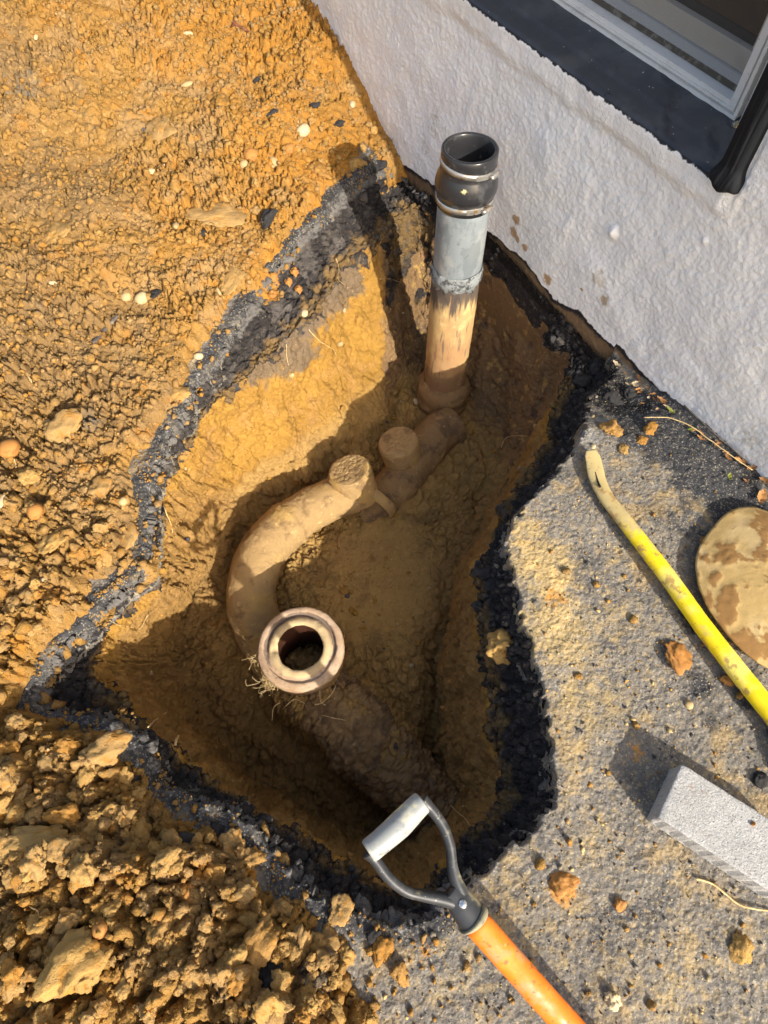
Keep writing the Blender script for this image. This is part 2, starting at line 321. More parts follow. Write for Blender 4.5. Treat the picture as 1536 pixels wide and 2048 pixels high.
M['stucco'] = mat('white stucco paint', (0.90, 0.895, 0.875), [
    ((.84, .835, .82), 'noise', dict(s=5, lo=.45, hi=.7, w=.6)), ((.80, .77, .69), 'cream', dict(s=7, amp=.5, lo=.3, hi=.9, w=.5)), ((.42, .24, .09), 'stain', dict(s=70, amp=1.2, lo=.45, hi=.75, w=.85)),
    ((.55, .48, .36), 'splash', dict(s=70, amp=1.7, lo=.50, hi=.85, w=.6)),
    ((.10, .07, .05), 'noise', dict(s=70, lo=.68, hi=.72, off=5, gate='splash', w=.8)), ((.55, .50, .42), 'noise', dict(s=38, lo=.64, hi=.74, off=15, w=.35)),
    ((.035, .035, .038), 'bare', dict(s=40, amp=.7, lo=.25, hi=.35)), ((.22, .14, .075), 'bare', dict(s=30, amp=1.5, lo=.55, hi=.95)),
    ((.035, .038, .045), 'sillpaint', dict(s=55, amp=.9, lo=.45, hi=.55))],
    [('noise', 130, .75, .0035, dict(d=3)), ('noise', 420, .7, .0014, dict(d=3))], rough=.85, spec=.12)
M['sill'] = mat('dark slate paint', (0.050, 0.055, 0.066), [((.075, .08, .09), 'noise', dict(s=10, lo=.45, hi=.65)), ((.028, .03, .036), 'noise', dict(s=16, lo=.55, hi=.68, off=4, stretch=(1, .4, 1))),
    ((.5, .5, .48), 'noise', dict(s=85, lo=.735, hi=.75, d=2)), ((.008, .008, .01), 'noise', dict(s=60, lo=.73, hi=.75, d=2, off=4))], [('noise', 60, .35, .002), ('noise', 20, .3, .006)], rough=.42, spec=.45)
M['upvc'] = mat('white window plastic', (0.78, 0.765, 0.73), [((.55, .54, .50), 'noise', dict(s=16, lo=.52, hi=.7, w=.5)), ((.05, .05, .05), 'noise', dict(s=190, lo=.75, hi=.77, d=1, w=.85))], [('noise', 100, .05, .001)], rough=.35, spec=.5)
M['sash'] = mat('beige sash', (0.70, 0.655, 0.57), [((.60, .56, .49), 'noise', dict(s=20, lo=.5, hi=.7))], rough=.4, spec=.4)
M['track'] = mat('dirty track', (0.10, 0.08, 0.055), [((.30, .27, .22), 'noise', dict(s=60, lo=.5, hi=.65))], [('noise', 150, .3, .002)], rough=.8)
M['glass'] = mat('dark glass', (0.012, 0.010, 0.009), [((.05, .04, .03), 'noise', dict(s=14, lo=.5, hi=.75)), ((.22, .20, .18), 'cell', dict(s=120, lo=.985, hi=.99))], rough=.12, spec=.5)
M['orange'] = mat('orange shaft', (0.78, 0.18, 0.014), [((.92, .30, .05), 'noise', dict(s=14, lo=.45, hi=.65, w=.7)), ((.50, .20, .05), 'noise', dict(s=60, lo=.63, hi=.72, off=3, w=.6)), ((.80, .42, .15), 'noise', dict(s=120, lo=.66, hi=.72, off=9, w=.5)), ((.36, .23, .12), 'noise', dict(s=30, lo=.50, hi=.64, off=33, w=.65, d=9)), ((.20, .09, .03), 'noise', dict(s=90, lo=.60, hi=.64, off=43, w=.8))], [('noise', 120, .2, .001), ('noise', 30, .2, .002)], rough=.5, spec=.3, rough_noise=(40, .35, .75))
M['handle'] = mat('black grip plastic', (0.028, 0.03, 0.033), [((.10, .10, .098), 'noise', dict(s=30, lo=.5, hi=.65, w=.5)), ((.33, .29, .16), 'mud', dict(s=34, amp=2.2, lo=.45, hi=.9, w=.85)), ((.35, .33, .24), 'noise', dict(s=90, lo=.64, hi=.7, off=4, w=.7))], [('noise', 120, .15, .001)], rough=.42, spec=.45)
M['grip'] = mat('worn grey grip', (0.26, 0.27, 0.26), [((.48, .46, .36), 'noise', dict(s=22, lo=.48, hi=.62, off=2)), ((.13, .14, .14), 'noise', dict(s=30, lo=.55, hi=.66, off=8)), ((.55, .50, .28), 'noise', dict(s=35, lo=.6, hi=.66, off=12))], [('noise', 160, .12, .001)], rough=.45, spec=.45)
M['yellow'] = mat('yellow painted steel', (0.80, 0.60, 0.008), [((.85, .72, .22), 'noise', dict(s=12, lo=.52, hi=.66, w=.6)), ((.46, .36, .18), 'worn', dict(s=35, amp=1.5, lo=.3, hi=.75, w=.92)), ((.34, .20, .07), 'noise', dict(s=38, lo=.55, hi=.64, off=4, w=.8)), ((.10, .08, .05), 'noise', dict(s=130, lo=.66, hi=.70, off=9, w=.8))], [('noise', 90, .25, .0012)], rough=.42, spec=.4)
M['mudsteel'] = mat('mud caked blade', (0.40, 0.275, 0.11), [((.47, .34, .16), 'noise', dict(s=10, lo=.45, hi=.6)), ((.24, .13, .045), 'mudp', dict(s=60, amp=1.6, lo=.3, hi=.8, w=.95)), ((.16, .12, .08), 'voro', dict(s=150, lo=.16, hi=.08, w=.6))], [('noise', 90, .5, .002), ('noise', 300, .4, .001)], rough=.85, spec=.15)
M['concrete'] = mat('pale concrete', (0.34, 0.335, 0.32), [((.42, .415, .40), 'noise', dict(s=16, lo=.4, hi=.6, w=.7)), ((.11, .105, .10), 'noise', dict(s=260, lo=.57, hi=.66, d=3, off=51, w=.75)), ((.30, .29, .28), 'noise', dict(s=70, lo=.56, hi=.66, off=2, w=.7)), ((.10, .10, .10), 'voro', dict(s=260, lo=.22, hi=.1, w=.7)), ((.58, .57, .55), 'noise', dict(s=420, lo=.58, hi=.66, d=2, w=.7)), ((.26, .18, .12), 'noise', dict(s=22, lo=.58, hi=.72, off=11, w=.6)), ((.20, .18, .15), 'noise', dict(s=9, lo=.58, hi=.7, off=21, w=.5))], [('noise', 300, .9, .002), ('noise', 60, .4, .003)], rough=.95, spec=.15)
M['root'] = mat('pale root', (0.52, 0.36, 0.16), [((.66, .50, .26), 'noise', dict(s=60, lo=.45, hi=.6))], rough=.8, spec=.15)
M['darkwood'] = mat('weathered wood', (0.11, 0.095, 0.085), [((.24, .20, .15), 'noise', dict(s=60, lo=.5, hi=.62))], [('noise', 200, .5, .001)], rough=.85)
M['rustwood'] = mat('red brown twig', (0.14, 0.05, 0.03), [((.28, .12, .06), 'noise', dict(s=60, lo=.5, hi=.62))], [('noise', 200, .5, .001)], rough=.85)
M['leaf'] = mat('dry leaf', (0.30, 0.15, 0.06), [((.50, .24, .08), 'obj', dict(lo=.3, hi=.6)), ((.48, .38, .24), 'obj', dict(lo=.7, hi=.9)), ((.14, .08, .04), 'noise', dict(s=90, lo=.5, hi=.7))], rough=.7, spec=.2)
M['greenleaf'] = mat('green leaf', (0.20, 0.22, 0.04), [((.42, .34, .08), 'noise', dict(s=80, lo=.5, hi=.7))], rough=.6, spec=.2)

# ------------------------------------------------------------------ the house wall frame of reference
WA = W(985, 455, 0); WB = W(1536, 965, 0); WD = (WB - WA)[:2]; WD = WD / np.hypot(*WD); WN = np.array([WD[1], -WD[0]])
def wall(s, h, off=0.0):
    s = np.asarray(s, float); h = np.asarray(h, float); off = np.asarray(off, float)
    x = WA[0] + WD[0] * s + WN[0] * off; y = WA[1] + WD[1] * s + WN[1] * off
    return np.stack(np.broadcast_arrays(x, y, h), -1)
def onwall(px, py, off=0.0):
    r = W(px, py, 0) - [0, 0, H]; o = WA[:2] + WN * off; t = ((o) @ WN) / (r[:2] @ WN); p = np.array([0, 0, H]) + r * t
    return (p[:2] - o) @ WD, p[2]
def wd(x, y): return (x - WA[0]) * WN[0] + (y - WA[1]) * WN[1]      # distance in front of the wall

# ------------------------------------------------------------------ the hole: rim, foot of the broken asphalt, foot of the clay face
RING = [
 ((862, 392, -.07), (868, 430, -.13), (875, 735, -.50)),
 ((985, 458, -.02), (975, 500, -.12), (955, 800, -.50)),
 ((1065, 545, -.03), (1052, 580, -.12), (1010, 850, -.48)),
 ((1145, 640, -.05), (1120, 680, -.13), (1025, 890, -.45)),
 ((1225, 735, -.06), (1140, 735, -.11), (1030, 910, -.43)),
 ((1185, 790, -.03), (1105, 800, -.12), (1022, 945, -.43)),
 ((1165, 870, -.01), (1058, 885, -.12), (985, 1010, -.45)),
 ((1110, 950, 0), (1008, 985, -.12), (940, 1085, -.48)),
 ((1017, 1050, 0), (965, 1075, -.12), (905, 1170, -.51)),
 ((1022, 1120, 0), (943, 1170, -.13), (885, 1270, -.54)),
 ((1045, 1230, 0), (935, 1265, -.13), (870, 1350, -.56)),
 ((1075, 1340, 0), (955, 1365, -.13), (868, 1430, -.58)),
 ((1095, 1450, 0), (945, 1470, -.15), (858, 1510, -.60)),
 ((1108, 1580, 0), (975, 1560, -.15), (858, 1570, -.62)),
 ((1078, 1655, 0), (955, 1640, -.15), (845, 1610, -.64)),
 ((1000, 1705, 0), (925, 1690, -.13), (810, 1640, -.65)),
 ((930, 1780, 0), (890, 1735, -.12), (775, 1655, -.66)),
 ((840, 1850, 0), (830, 1785, -.10), (735, 1655, -.66)),
 ((720, 1825, 0), (740, 1752, -.10), (690, 1645, -.66)),
 ((630, 1785, 0), (668, 1718, -.10), (640, 1620, -.66)),
 ((560, 1725, 0), (605, 1682, -.10), (585, 1595, -.65)),
 ((515, 1655, 0), (535, 1635, -.09), (530, 1570, -.65)),
 ((400, 1600, 0), (445, 1585, -.09), (480, 1535, -.63)),
 ((315, 1560, 0), (372, 1520, -.09), (430, 1480, -.60)),
 ((285, 1480, 0), (330, 1475, -.09), (390, 1430, -.58)),
 ((190, 1440, 0), (275, 1435, -.09), (375, 1400, -.56)),
 ((68, 1400, 0), (235, 1390, -.10), (365, 1370, -.55)),
 ((105, 1310, 0), (205, 1335, -.09), (355, 1335, -.54)),
 ((190, 1225, 0), (222, 1262, -.09), (365, 1290, -.53)),
 ((240, 1170, 0), (252, 1210, -.08), (385, 1225, -.51)),
 ((288, 1130, 0), (300, 1160, -.07), (405, 1165, -.49)),
 ((292, 1040, 0), (318, 1060, -.07), (420, 1115, -.46)),
 ((300, 955, 0), (330, 980, -.07), (440, 1040, -.43)),
 ((340, 868, 0), (365, 900, -.07), (490, 970, -.42)),
 ((380, 778, 0), (412, 815, -.07), (550, 935, -.41)),
 ((440, 700, 0), (495, 745, -.08), (600, 910, -.41)),
 ((490, 620, 0), (565, 690, -.08), (640, 885, -.42)),
 ((545, 530, 0), (640, 605, -.10), (675, 865, -.43)),
 ((612, 455, 0), (695, 520, -.11), (712, 845, -.45)),
 ((682, 385, 0), (762, 480, -.12), (765, 812, -.47)),
 ((740, 342, -.02), (797, 440, -.12), (800, 745, -.48)),
 ((790, 336, -.07), (835, 415, -.13), (838, 715, -.49)),
]
NT = 1500
RA, RB, RC = [np.array([W(*q[k]) for q in RING]) for k in range(3)]
for k_ in range(6, 17): RB[k_] = RB[k_] * .74 + RA[k_] * .26 + np.array([0, 0, -.03])
# the broken rim wanders in and out
def wander(P, amp, sc, seed):
    C = P[:, :2] - np.array([0.0, 0.75]); C /= np.linalg.norm(C, axis=1)[:, None]
    q = P * sc; n = fbm(q, 4, seed); P = P.copy(); P[:, :2] += C * (n * amp)[:, None]; return P
fA = wander(crom(RA, NT), .018, 14, 5); fB = wander(crom(RB, NT), .03, 10, 9); fC = wander(crom(RC, NT), .03, 7, 14)
RIM = fA[::5, :2].copy()                                            # polygon of the rim seen from above
def floorz(x, y):
    z = -.50 - .10 * sst(.55, .05, y) - .06 * sst(-.1, -.4, x) * sst(.75, .3, y)
    # earth piled over the drain that runs from under the socket towards the near corner
    a = W(625, 1370, -.42)[:2]; b = W(850, 1590, -.50)[:2]; e = b - a; t = ((x - a[0]) * e[0] + (y - a[1]) * e[1]) / (e @ e); tc = np.clip(t, -.1, 1.1)
    d = np.hypot(x - a[0] - tc * e[0], y - a[1] - tc * e[1])
    side = (x - a[0]) * e[1] - (y - a[1]) * e[0]
    z = z + .15 * np.where(side < 0, sst(.13, .02, d), sst(.112, .060, d)) - .03 * np.where(side < 0, 0, np.exp(-((d - .13) / .03) ** 2))
    return z
def build_hole():
    out = fA.copy(); C = fA[:, :2] - np.array([0.0, 0.75]); C /= np.linalg.norm(C, axis=1)[:, None]
    out[:, :2] += C * .06; out[:, 2] -= .05
    dw = wd(out[:, 0], out[:, 1]); mk = dw < -.02; out[mk, :2] -= (WN[None] * (dw[mk] + .02)[:, None])
    n0, n1, n2, n3 = 5, 55, 150, 150
    O = W(690, 1180, -.52); rows = []; lay = []; flr = []; s = 0
    for k in range(n0): t = k / n0; rows.append(out * (1 - t) + (fA + [0, 0, -.012]) * t); lay.append(-1 + 0 * t); flr.append(0)
    A0 = fA + [0, 0, -.012]
    for k in range(n1):
        t = k / n1; P = A0 * (1 - t) + fB * t; P = P.copy(); P[:, 2] -= .018 * math.sin(math.pi * t); rows.append(P); lay.append(t); flr.append(0)
    for k in range(n2):
        t = k / n2; u = t; P = fB * (1 - t) + fC * t; P[:, :2] -= (fC - fB)[:, :2] * (.16 * math.sin(math.pi * t)); rows.append(P); lay.append(1 + t); flr.append(.75 * sst(.65, 1.0, t))
    for k in range(n3):
        t = k / n3; P = fC * (1 - t) + O * t; k2 = sst(0, .16, t); fz = floorz(P[:, 0], P[:, 1]); P[:, 2] = fC[:, 2] * (1 - k2) + fz * k2
        rows.append(P); lay.append(2 + t); flr.append(.75 + .25 * t)
    NV = len(rows); G = np.array(rows)                             # NV x NT x 3
    lay = np.repeat(np.array(lay, float)[:, None], NT, 1); flr = np.repeat(np.array(flr, float)[:, None], NT, 1)
    du = np.roll(G, -1, 1) - np.roll(G, 1, 1); dv = np.gradient(G, axis=0); Nn = np.cross(dv, du); Nn /= np.linalg.norm(Nn, axis=2)[..., None] + 1e-9
    Nn *= np.sign(Nn[..., 2:3] + .02 * 0 + 1e-6)
    P = G.reshape(-1, 3); Nf = Nn.reshape(-1, 3); L = lay.ravel(); Fl = flr.ravel()
    asph_shade = sst(1.12, .98, L + .22 * fbm(P * 16, 3, 3)) * (L >= -1)
    idx0 = np.tile(np.arange(NT) * len(RING) / NT, len(rows)); asph_shade = np.maximum(asph_shade, sst(38.8, 39.8, idx0) * sst(1.75, 1.25, L + .5 * fbm(P * 11, 3, 13)) * (L >= 0))  # asphalt black extended down the recess behind the pipe, painting its shade
    fine = fbm(P * 40, 4, 21) * .006 + fbm(P * 12, 3, 22) * .018
    lumps = (clods(P, .035, 4) - .4) * .012 + (clods(P, .014, 6) - .4) * .0055
    mnd = L > 2.05; lumps = lumps * np.where(mnd, 1.5, 1.0); crumb = (clods(P, .022, 8) - .4) * .020 + (clods(P, .009, 9) - .4) * .007
    # the trodden, smeared part of the floor
    c = W(760, 1160, -.52); sm = sst(.24, .10, np.hypot(P[:, 0] - c[0], (P[:, 1] - c[1]) * .8)) * (L > 2)
    facef = sst(1.0, 1.1, L) * sst(2.0, 1.85, L); lumps = lumps + (clods(P, .0075, 10) - .4) * .0045 * sst(-.2, .3, fbm(P * 9, 3, 12))
    d = fine * (1 - .75 * sm) + lumps * (1 - .85 * sm) * (1 - asph_shade) * (1 - .35 * facef) + crumb * asph_shade
    # spade-cut vertical grooves in the faces
    d += facef * fbm(np.stack([P[:, 0] * 26, P[:, 1] * 26, P[:, 2] * 5], 1), 3, 33) * .012
    d += sst(1.2, 2.4, L) * fbm(P * 6, 2, 44) * .02 * (1 - sm)
    tap = np.clip((L + 1) / .4, 0, 1) * 0 + np.where(L < 0, .2, 1.0) * np.where(L > 2.96, .3, 1.0)
    Pn = P + Nf * (d * tap)[:, None]
    dw = wd(Pn[:, 0], Pn[:, 1]); mk = dw < .006; Pn[mk, :2] -= WN[None] * (dw[mk] - .006)[:, None]
    idx = np.tile(np.arange(NT) * len(RING) / NT, NV)
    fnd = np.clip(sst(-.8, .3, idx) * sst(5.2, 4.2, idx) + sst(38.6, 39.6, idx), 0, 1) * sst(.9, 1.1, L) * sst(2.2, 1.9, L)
    # grey clay streaks under the left rim
    g = np.zeros(len(P)); X, Y, D_ = proj(Pn)
    for bx, by, r in ((520, 715, 60), (640, 590, 60), (670, 470, 70), (610, 640, 50), (585, 700, 55), (690, 560, 45)):
        g = np.maximum(g, np.exp(-((X - bx) ** 2 + (Y - by) ** 2) / r ** 2) * (L < 1.6))
    rg = sst(.30, .0, L) * (L >= -.01) * np.where((idx > 16) , 1.0, .25)
    smr = sst(.15, .95, L) * asph_shade * sst(3, 5, idx) * .74
    shade_br = sst(4, 6, idx) * (1 - .25 * sst(22, 26, idx)) * sst(34, 32, idx) * sst(1.0, 1.2, L) * sst(2.6, 1.9, L); gbd = sst(29, 31, idx) * asph_shade * sst(40.6, 39.5, idx)  # browner clay on right, near and lower left faces paints in their shade
    Fq = quads(NV, NT, True)
    V = np.concatenate([Pn, [[O[0], O[1], floorz(np.array([O[0]]), np.array([O[1]]))[0]]]])
    last = (NV - 1) * NT; tri = np.array([[last + j, last + (j + 1) % NT, NV * NT, NV * NT] for j in range(NT)])
    me_f = [tuple(q) for q in ()]
    Fall = Fq
    pad = lambda a, v=0: np.append(a, v)
    o = part('ground', V, Fall, M['clay'], kind='structure', attrs=dict(asph_shade=pad(asph_shade), shade_brown=pad(shade_br), smear=pad(smr), greyband=pad(gbd), floor=pad(Fl, 1), found=pad(fnd), greyclay=pad(g), rimgrey=pad(rg)))
    return o, V[:-1]
hole, HV = build_hole()

# ------------------------------------------------------------------ pavement and heap as height fields
EDGE = [(1000, 120), (905, 205), (850, 255), (800, 295), (770, 308), (745, 338), (690, 362), (650, 398), (600, 445), (572, 500), (545, 530), (528, 575), (480, 612), (450, 655), (420, 690), (378, 738), (368, 800), (335, 848), (292, 915), (283, 1000), (280, 1080), (284, 1128),
        (215, 1178), (185, 1232), (120, 1295), (68, 1365), (45, 1402), (130, 1446), (215, 1472), (262, 1535), (300, 1598), (400, 1640), (490, 1680), (545, 1765), (610, 1812), (640, 1850), (690, 1880), (735, 1950), (760, 2048), (790, 2160), (850, 2330)]
HEAP = np.array([W(x, y, 0)[:2] for x, y in EDGE] + [[0.1, -1.5], [-2.6, -1.5], [-2.6, 3.9], [-.2, 3.9]])
HEAPE = np.array([W(x, y, 0)[:2] for x, y in EDGE])
def heapz(x, y):
    P0 = p2(x, y, 1.0)
    ins = inside(x, y, HEAP); d = seg_dist(x, y, HEAPE, False); d = np.where(ins, d, -d)
    d = d + fbm(P0 * 18, 3, 61) * .02 + fbm(P0 * 6, 3, 62) * .035 + .008
    far = sst(1.45, 2.3, y)                                        # towards the top of the picture
    z = -.03 + .055 * sst(-.005, .05, d) + np.clip(d, 0, .9) * (.20 + .10 * far)
    z -= .07 * sst(.35, .0, np.hypot(x - .03, y - 1.95))
    z = z + (.05 * fbm(P0 * 2.1, 3, 71) + .03 * fbm(P0 * 6, 3, 72)) * sst(0, .3, d)
    z = z + .06 * sst(.0, .14, d) * sst(.75, .4, y) * sst(-.75, -.4, x)
    near = sst(1.0, .35, y + .3 * (x + .3))                        # coarse clods near the camera
    amp = sst(-.01, .03, d)
    wv = np.stack([fbm(P0 * 14, 2, 81), fbm(P0 * 14 + 7, 2, 82), np.zeros(len(x))], 1) * .012
    Q = P0 + wv
    rz_ = np.maximum(near, .30 + .85 * sst(-.22, .22, fbm(P0 * 3.3, 3, 77)))
    z = z + amp * rz_ * ((clods(Q, .075, 31, 2) - .4) * (.012 + .028 * near) + (clods(Q, .034, 32, 2) - .4) * (.020 + .006 * near) + (clods(Q, .017, 33, 2) - .4) * .017 + (clods(Q, .0095, 34, 2) - .4) * .0085)
    z = z + amp * fbm(P0 * 60, 3, 91) * .0045 + amp * .008 * fbm(P0 * 24, 3, 92)
    crack = np.abs(fbm(P0 * 7, 4, 95)); z = z - amp * .022 * sst(.03, .0, crack) * sst(-.1, .3, fbm(P0 * 3, 2, 97)) * (1 - near)
    fall = sst(-2.3, -1.75, x) * sst(-1.3, -.7, y) * sst(3.7, 3.1, y)
    return z * fall - .06 * (1 - fall), d
def pavez(x, y):
    P0 = p2(x, y, 1.0)
    din = sdist(x, y, RIM) + fbm(P0 * 30, 4, 101) * .006 + (clods(P0, .03, 103, 2) - .4) * .012
    z = fbm(P0 * 5, 3, 104) * .006 + fbm(P0 * 30, 3, 105) * .0028 + (clods(P0, .011, 106, 2) - .3) * .0028 + fbm(P0 * 130, 2, 107) * .0012
    z = z - sst(-.002, .009, din) * .062
    c = W(1215, 745, 0); z = z - .05 * sst(.20, .03, np.hypot(x - c[0], y - c[1]))
    c = W(1310, 850, 0)
    return z, din
def grid(xs, ys, fn, keep):
    X, Y = np.meshgrid(xs, ys, indexing='ij'); x = X.ravel(); y = Y.ravel()
    z, d = fn(x, y); k = keep(x, y, d)
    Fq = quads(len(xs), len(ys)); Fq = Fq[k[Fq].all(1)]
    used = np.zeros(len(x), bool); used[Fq.ravel()] = True; mp = np.cumsum(used) - 1
    return np.stack([x, y, z], 1)[used], mp[Fq][:, ::-1] if False else mp[Fq], used
def blobs(V, L):
    out = np.zeros(len(V))
    for bx, by, r, s in L:
        c = W(bx, by, 0); R = r * np.linalg.norm(c - [0, 0, H]) / F
        out = np.maximum(out, s * np.exp(-((V[:, 0] - c[0]) ** 2 + (V[:, 1] - c[1]) ** 2) / R ** 2))
    return out
step = .0036
hx = np.concatenate([np.linspace(-2.5, -1.5, 60, endpoint=False), np.arange(-1.5, .22, step)])
hy = np.concatenate([np.linspace(-1.4, -.32, 60, endpoint=False), np.arange(-.32, 2.0, step), np.arange(2.0, 2.95, step * 1.5), np.linspace(2.96, 3.8, 40)])
HPV, HPF, _ = grid(hx, hy, heapz, lambda x, y, d: (d > -.012) & (wd(x, y) > -.03))
orange = np.clip(blobs(HPV, [(560, 120, 260, 1.), (620, 330, 200, .9), (200, 200, 90, .5), (20, 240, 60, .6), (560, 530, 100, .8), (380, 620, 110, .4), (420, 450, 160, .6)]), 0, 1)
brown = blobs(HPV, [(40, 300, 150, .95), (130, 480, 190, .9), (100, 740, 260, .95), (250, 820, 160, .8), (60, 980, 160, .8), (200, 1080, 140, .7), (230, 620, 120, .6), (380, 430, 90, .5), (170, 950, 180, .45), (330, 900, 100, .3), (60, 230, 120, .3), (450, 1850, 200, .25), (700, 1900, 90, .6)])
grey = blobs(HPV, [(170, 60, 32, 1.1), (180, 90, 26, 1.), (120, 330, 50, .55), (195, 870, 40, .6), (640, 1930, 50, .7), (120, 700, 60, .4)])
part('soil', HPV, HPF, M['soil'], kind='stuff', label='orange clay spoil heaped along the left side of the hole', attrs=dict(orange=orange, brown=brown, grey=grey))

px_ = np.concatenate([np.arange(-.75, 1.16, .003), np.linspace(1.17, 2.2, 40)])
py_ = np.concatenate([np.linspace(-1.4, -.31, 40), np.arange(-.3, 2.1, .003)])
def pkeep(x, y, d):
    hd = np.where(inside(x, y, HEAP), seg_dist(x, y, HEAPE, False), -1); sw = (x - WA[0]) * WD[0] + (y - WA[1]) * WD[1]
    return (d < .018) & (hd < .09) & (wd(x, y) > np.where((sw > -.75) & (sw < .50), .09, -.03))
PV, PF, _ = grid(px_, py_, pavez, pkeep)
rimd = sdist(PV[:, 0], PV[:, 1], RIM)
att = dict(
    dust=np.clip(blobs(PV, [(1090, 1130, 90, .85), (1110, 1260, 110, .8), (1170, 1400, 130, .6), (1150, 1520, 120, .45), (1060, 1060, 50, .8), (1240, 1240, 90, .55), (1300, 1350, 100, .3), (1000, 1850, 160, .4), (1250, 1980, 160, .45), (1420, 1900, 140, .4), (900, 1960, 120, .45), (1160, 1800, 120, .4), (1330, 1240, 70, .4), (1000, 1760, 90, .5), (1080, 1900, 90, .5), (1350, 1980, 120, .5), (1200, 1690, 80, .5), (1480, 1700, 80, .3), (1250, 1120, 70, .5)]), 0, 1),
    dust2=blobs(PV, [(1045, 1090, 34, .8), (1065, 1130, 40, .75), (1110, 1170, 60, .8), (1110, 1230, 55, .6), (1140, 1400, 40, .4), (1020, 1070, 25, .7)]),
    dark=np.clip(sst(-.07, -.02, rimd) * (PV[:, 0] < .12) * (rimd < .01) * .62 + blobs(PV, [(1330, 850, 110, 1.), (1420, 930, 110, 1.), (1480, 1010, 90, .9), (1270, 800, 70, .9), (1380, 1060, 100, .55), (1270, 1540, 60, .35), (1230, 1560, 50, .3), (1440, 1430, 60, .6), (1400, 1380, 60, .55), (1500, 1380, 60, .7), (1160, 1020, 30, .3)]) , 0, 1),  # the blobs just left of the paver paint its cast shadow
    black=np.clip(blobs(PV, [(1200, 720, 60, 1.), (1235, 770, 50, 1.), (1290, 800, 30, .7), (1390, 1240, 40, .7), (1350, 1190, 35, .5), (1500, 960, 30, .6), (1400, 870, 24, .5)]) + np.where((rimd > -.002) , .6, 0) * 0, 0, 1),
    rim=sst(-.05, -.008, rimd) * np.where(PV[:, 0] < .12, .42, .12) * (rimd < .006) + blobs(PV, [(1180, 870, 40, .8), (1210, 830, 30, .7), (1330, 1880, 60, .3)]),
    rust=blobs(PV, [(1110, 1195, 34, .75), (1125, 1780, 34, .9), (1270, 1500, 26, .7), (1345, 710, 20, .4), (1340, 1330, 50, .5), (1250, 1160, 20, .5), (1200, 1640, 24, .45), (1060, 1090, 24, .6), (1350, 1590, 20, .6), (850, 1900, 30, .6), (1480, 1905, 24, .6)]))
part('pavement', PV, PF, M['pave'], kind='structure', attrs=att)
# the land beyond, out to the horizon
x0, x1, y0, y1 = -2.45, 2.18, -1.38, 3.75
R_ = 60
V = [(-R_, -R_, -.045), (R_, -R_, -.045), (R_, R_, -.045), (-R_, R_, -.045), (x0, y0, -.045), (x1, y0, -.045), (x1, y1, -.045), (x0, y1, -.045)]
part('terrain', V, [(0, 1, 5, 4), (1, 2, 6, 5), (2, 3, 7, 6), (3, 0, 4, 7)], M['pave'], kind='structure', smooth=False)

# every surface vertex, to rest small things on
ALLV = np.concatenate([HV, HPV, PV]); AX, AY, AD = proj(ALLV)
def surf(px, py):
    m = (np.abs(AX - px) < 7) & (np.abs(AY - py) < 7); i = np.where(m)[0]
    if not len(i): return W(px, py, 0)
    dd = AD[i]; j = i[dd < dd.min() + .03]; k = j[np.argmin((AX[j] - px) ** 2 + (AY[j] - py) ** 2)]
    p = ALLV[k]; return W(px, py, p[2])
def pxm(px, py):                                                    # metres per photo pixel at that spot
    return AD_at(px, py) / F
def AD_at(px, py):
    return float(proj(surf(px, py))[2])

# ------------------------------------------------------------------ lumps: clods, pebbles, crumbs
def lump(sub, seed, rough=.35, facet=.25, flat=1.0, rnd_=False):
    V, Fc = ico(sub); q = V * 1.3 + seed * 7.7
    rs = np.random.RandomState(seed * 13 + 5); pn = rs.normal(0, 1, (13, 3)); pn /= np.linalg.norm(pn, axis=1)[:, None]; ph = rs.uniform(.62, 1.0, 13)
    q0 = V + np.stack([fbm(V * 1.8 + k * 5, 2, seed + k) for k in range(3)], 1) * .22; q0 /= np.linalg.norm(q0, axis=1)[:, None]
    poly = np.min(ph[None] / np.maximum(q0 @ pn.T, .35), axis=1); poly = np.minimum(poly, 1.25)
    if rnd_: return V * (1 + .12 * fbm(V * .9, 2, seed))[:, None], Fc
    f1, f2, r = worley(q * 1.2, seed)
    d = poly * 1.0 + .75 * rough * fbm(q, 4, seed) + facet * (r - .5) * sst(0, .3, f2 - f1) - .12 * sst(.1, 0, f2 - f1)
    if sub >= 3: d = d + .11 * (clods(V, .42, seed + 5) - .4) + .075 * (clods(V, .19, seed + 6) - .4) + (.03 * (clods(V, .09, seed + 8) - .4) if sub > 3 else 0) + .05 * fbm(V * 5, 3, seed)
    V = V * (d + (.035 * fbm(V * 9, 3, seed + 2) if sub >= 3 else 0))[:, None]; V[:, 2] *= flat; return V, Fc
def rot(V, rs):
    a, b, c = rs.uniform(0, 6.28, 3); R = np.array((Matrix.Rotation(a, 3, 'X') @ Matrix.Rotation(b, 3, 'Y') @ Matrix.Rotation(c, 3, 'Z')))
    return V @ R.T
LIBS = [lump(2, k, .5, .45) for k in range(10)]
def scatter(name, pts, sizes, m, label, sub=2, sink=.25, rough=.5):
    lib = LIBS if sub == 2 else [lump(sub, 40 + k, rough, .4) for k in range(8)]
    Vs = []; Fs = []; k = 0
    for p, s in zip(pts, sizes):
        V, Fc = lib[RS.randint(len(lib))]; V = rot(V * RS.uniform(.7, 1.25, 3), RS) * s + p + [0, 0, s * (1 - 2 * sink) * .6]
        Vs.append(V); Fs.append(Fc + k); k += len(V)
    return part(name, np.concatenate(Vs), np.concatenate(Fs), m, kind='stuff', label=label)
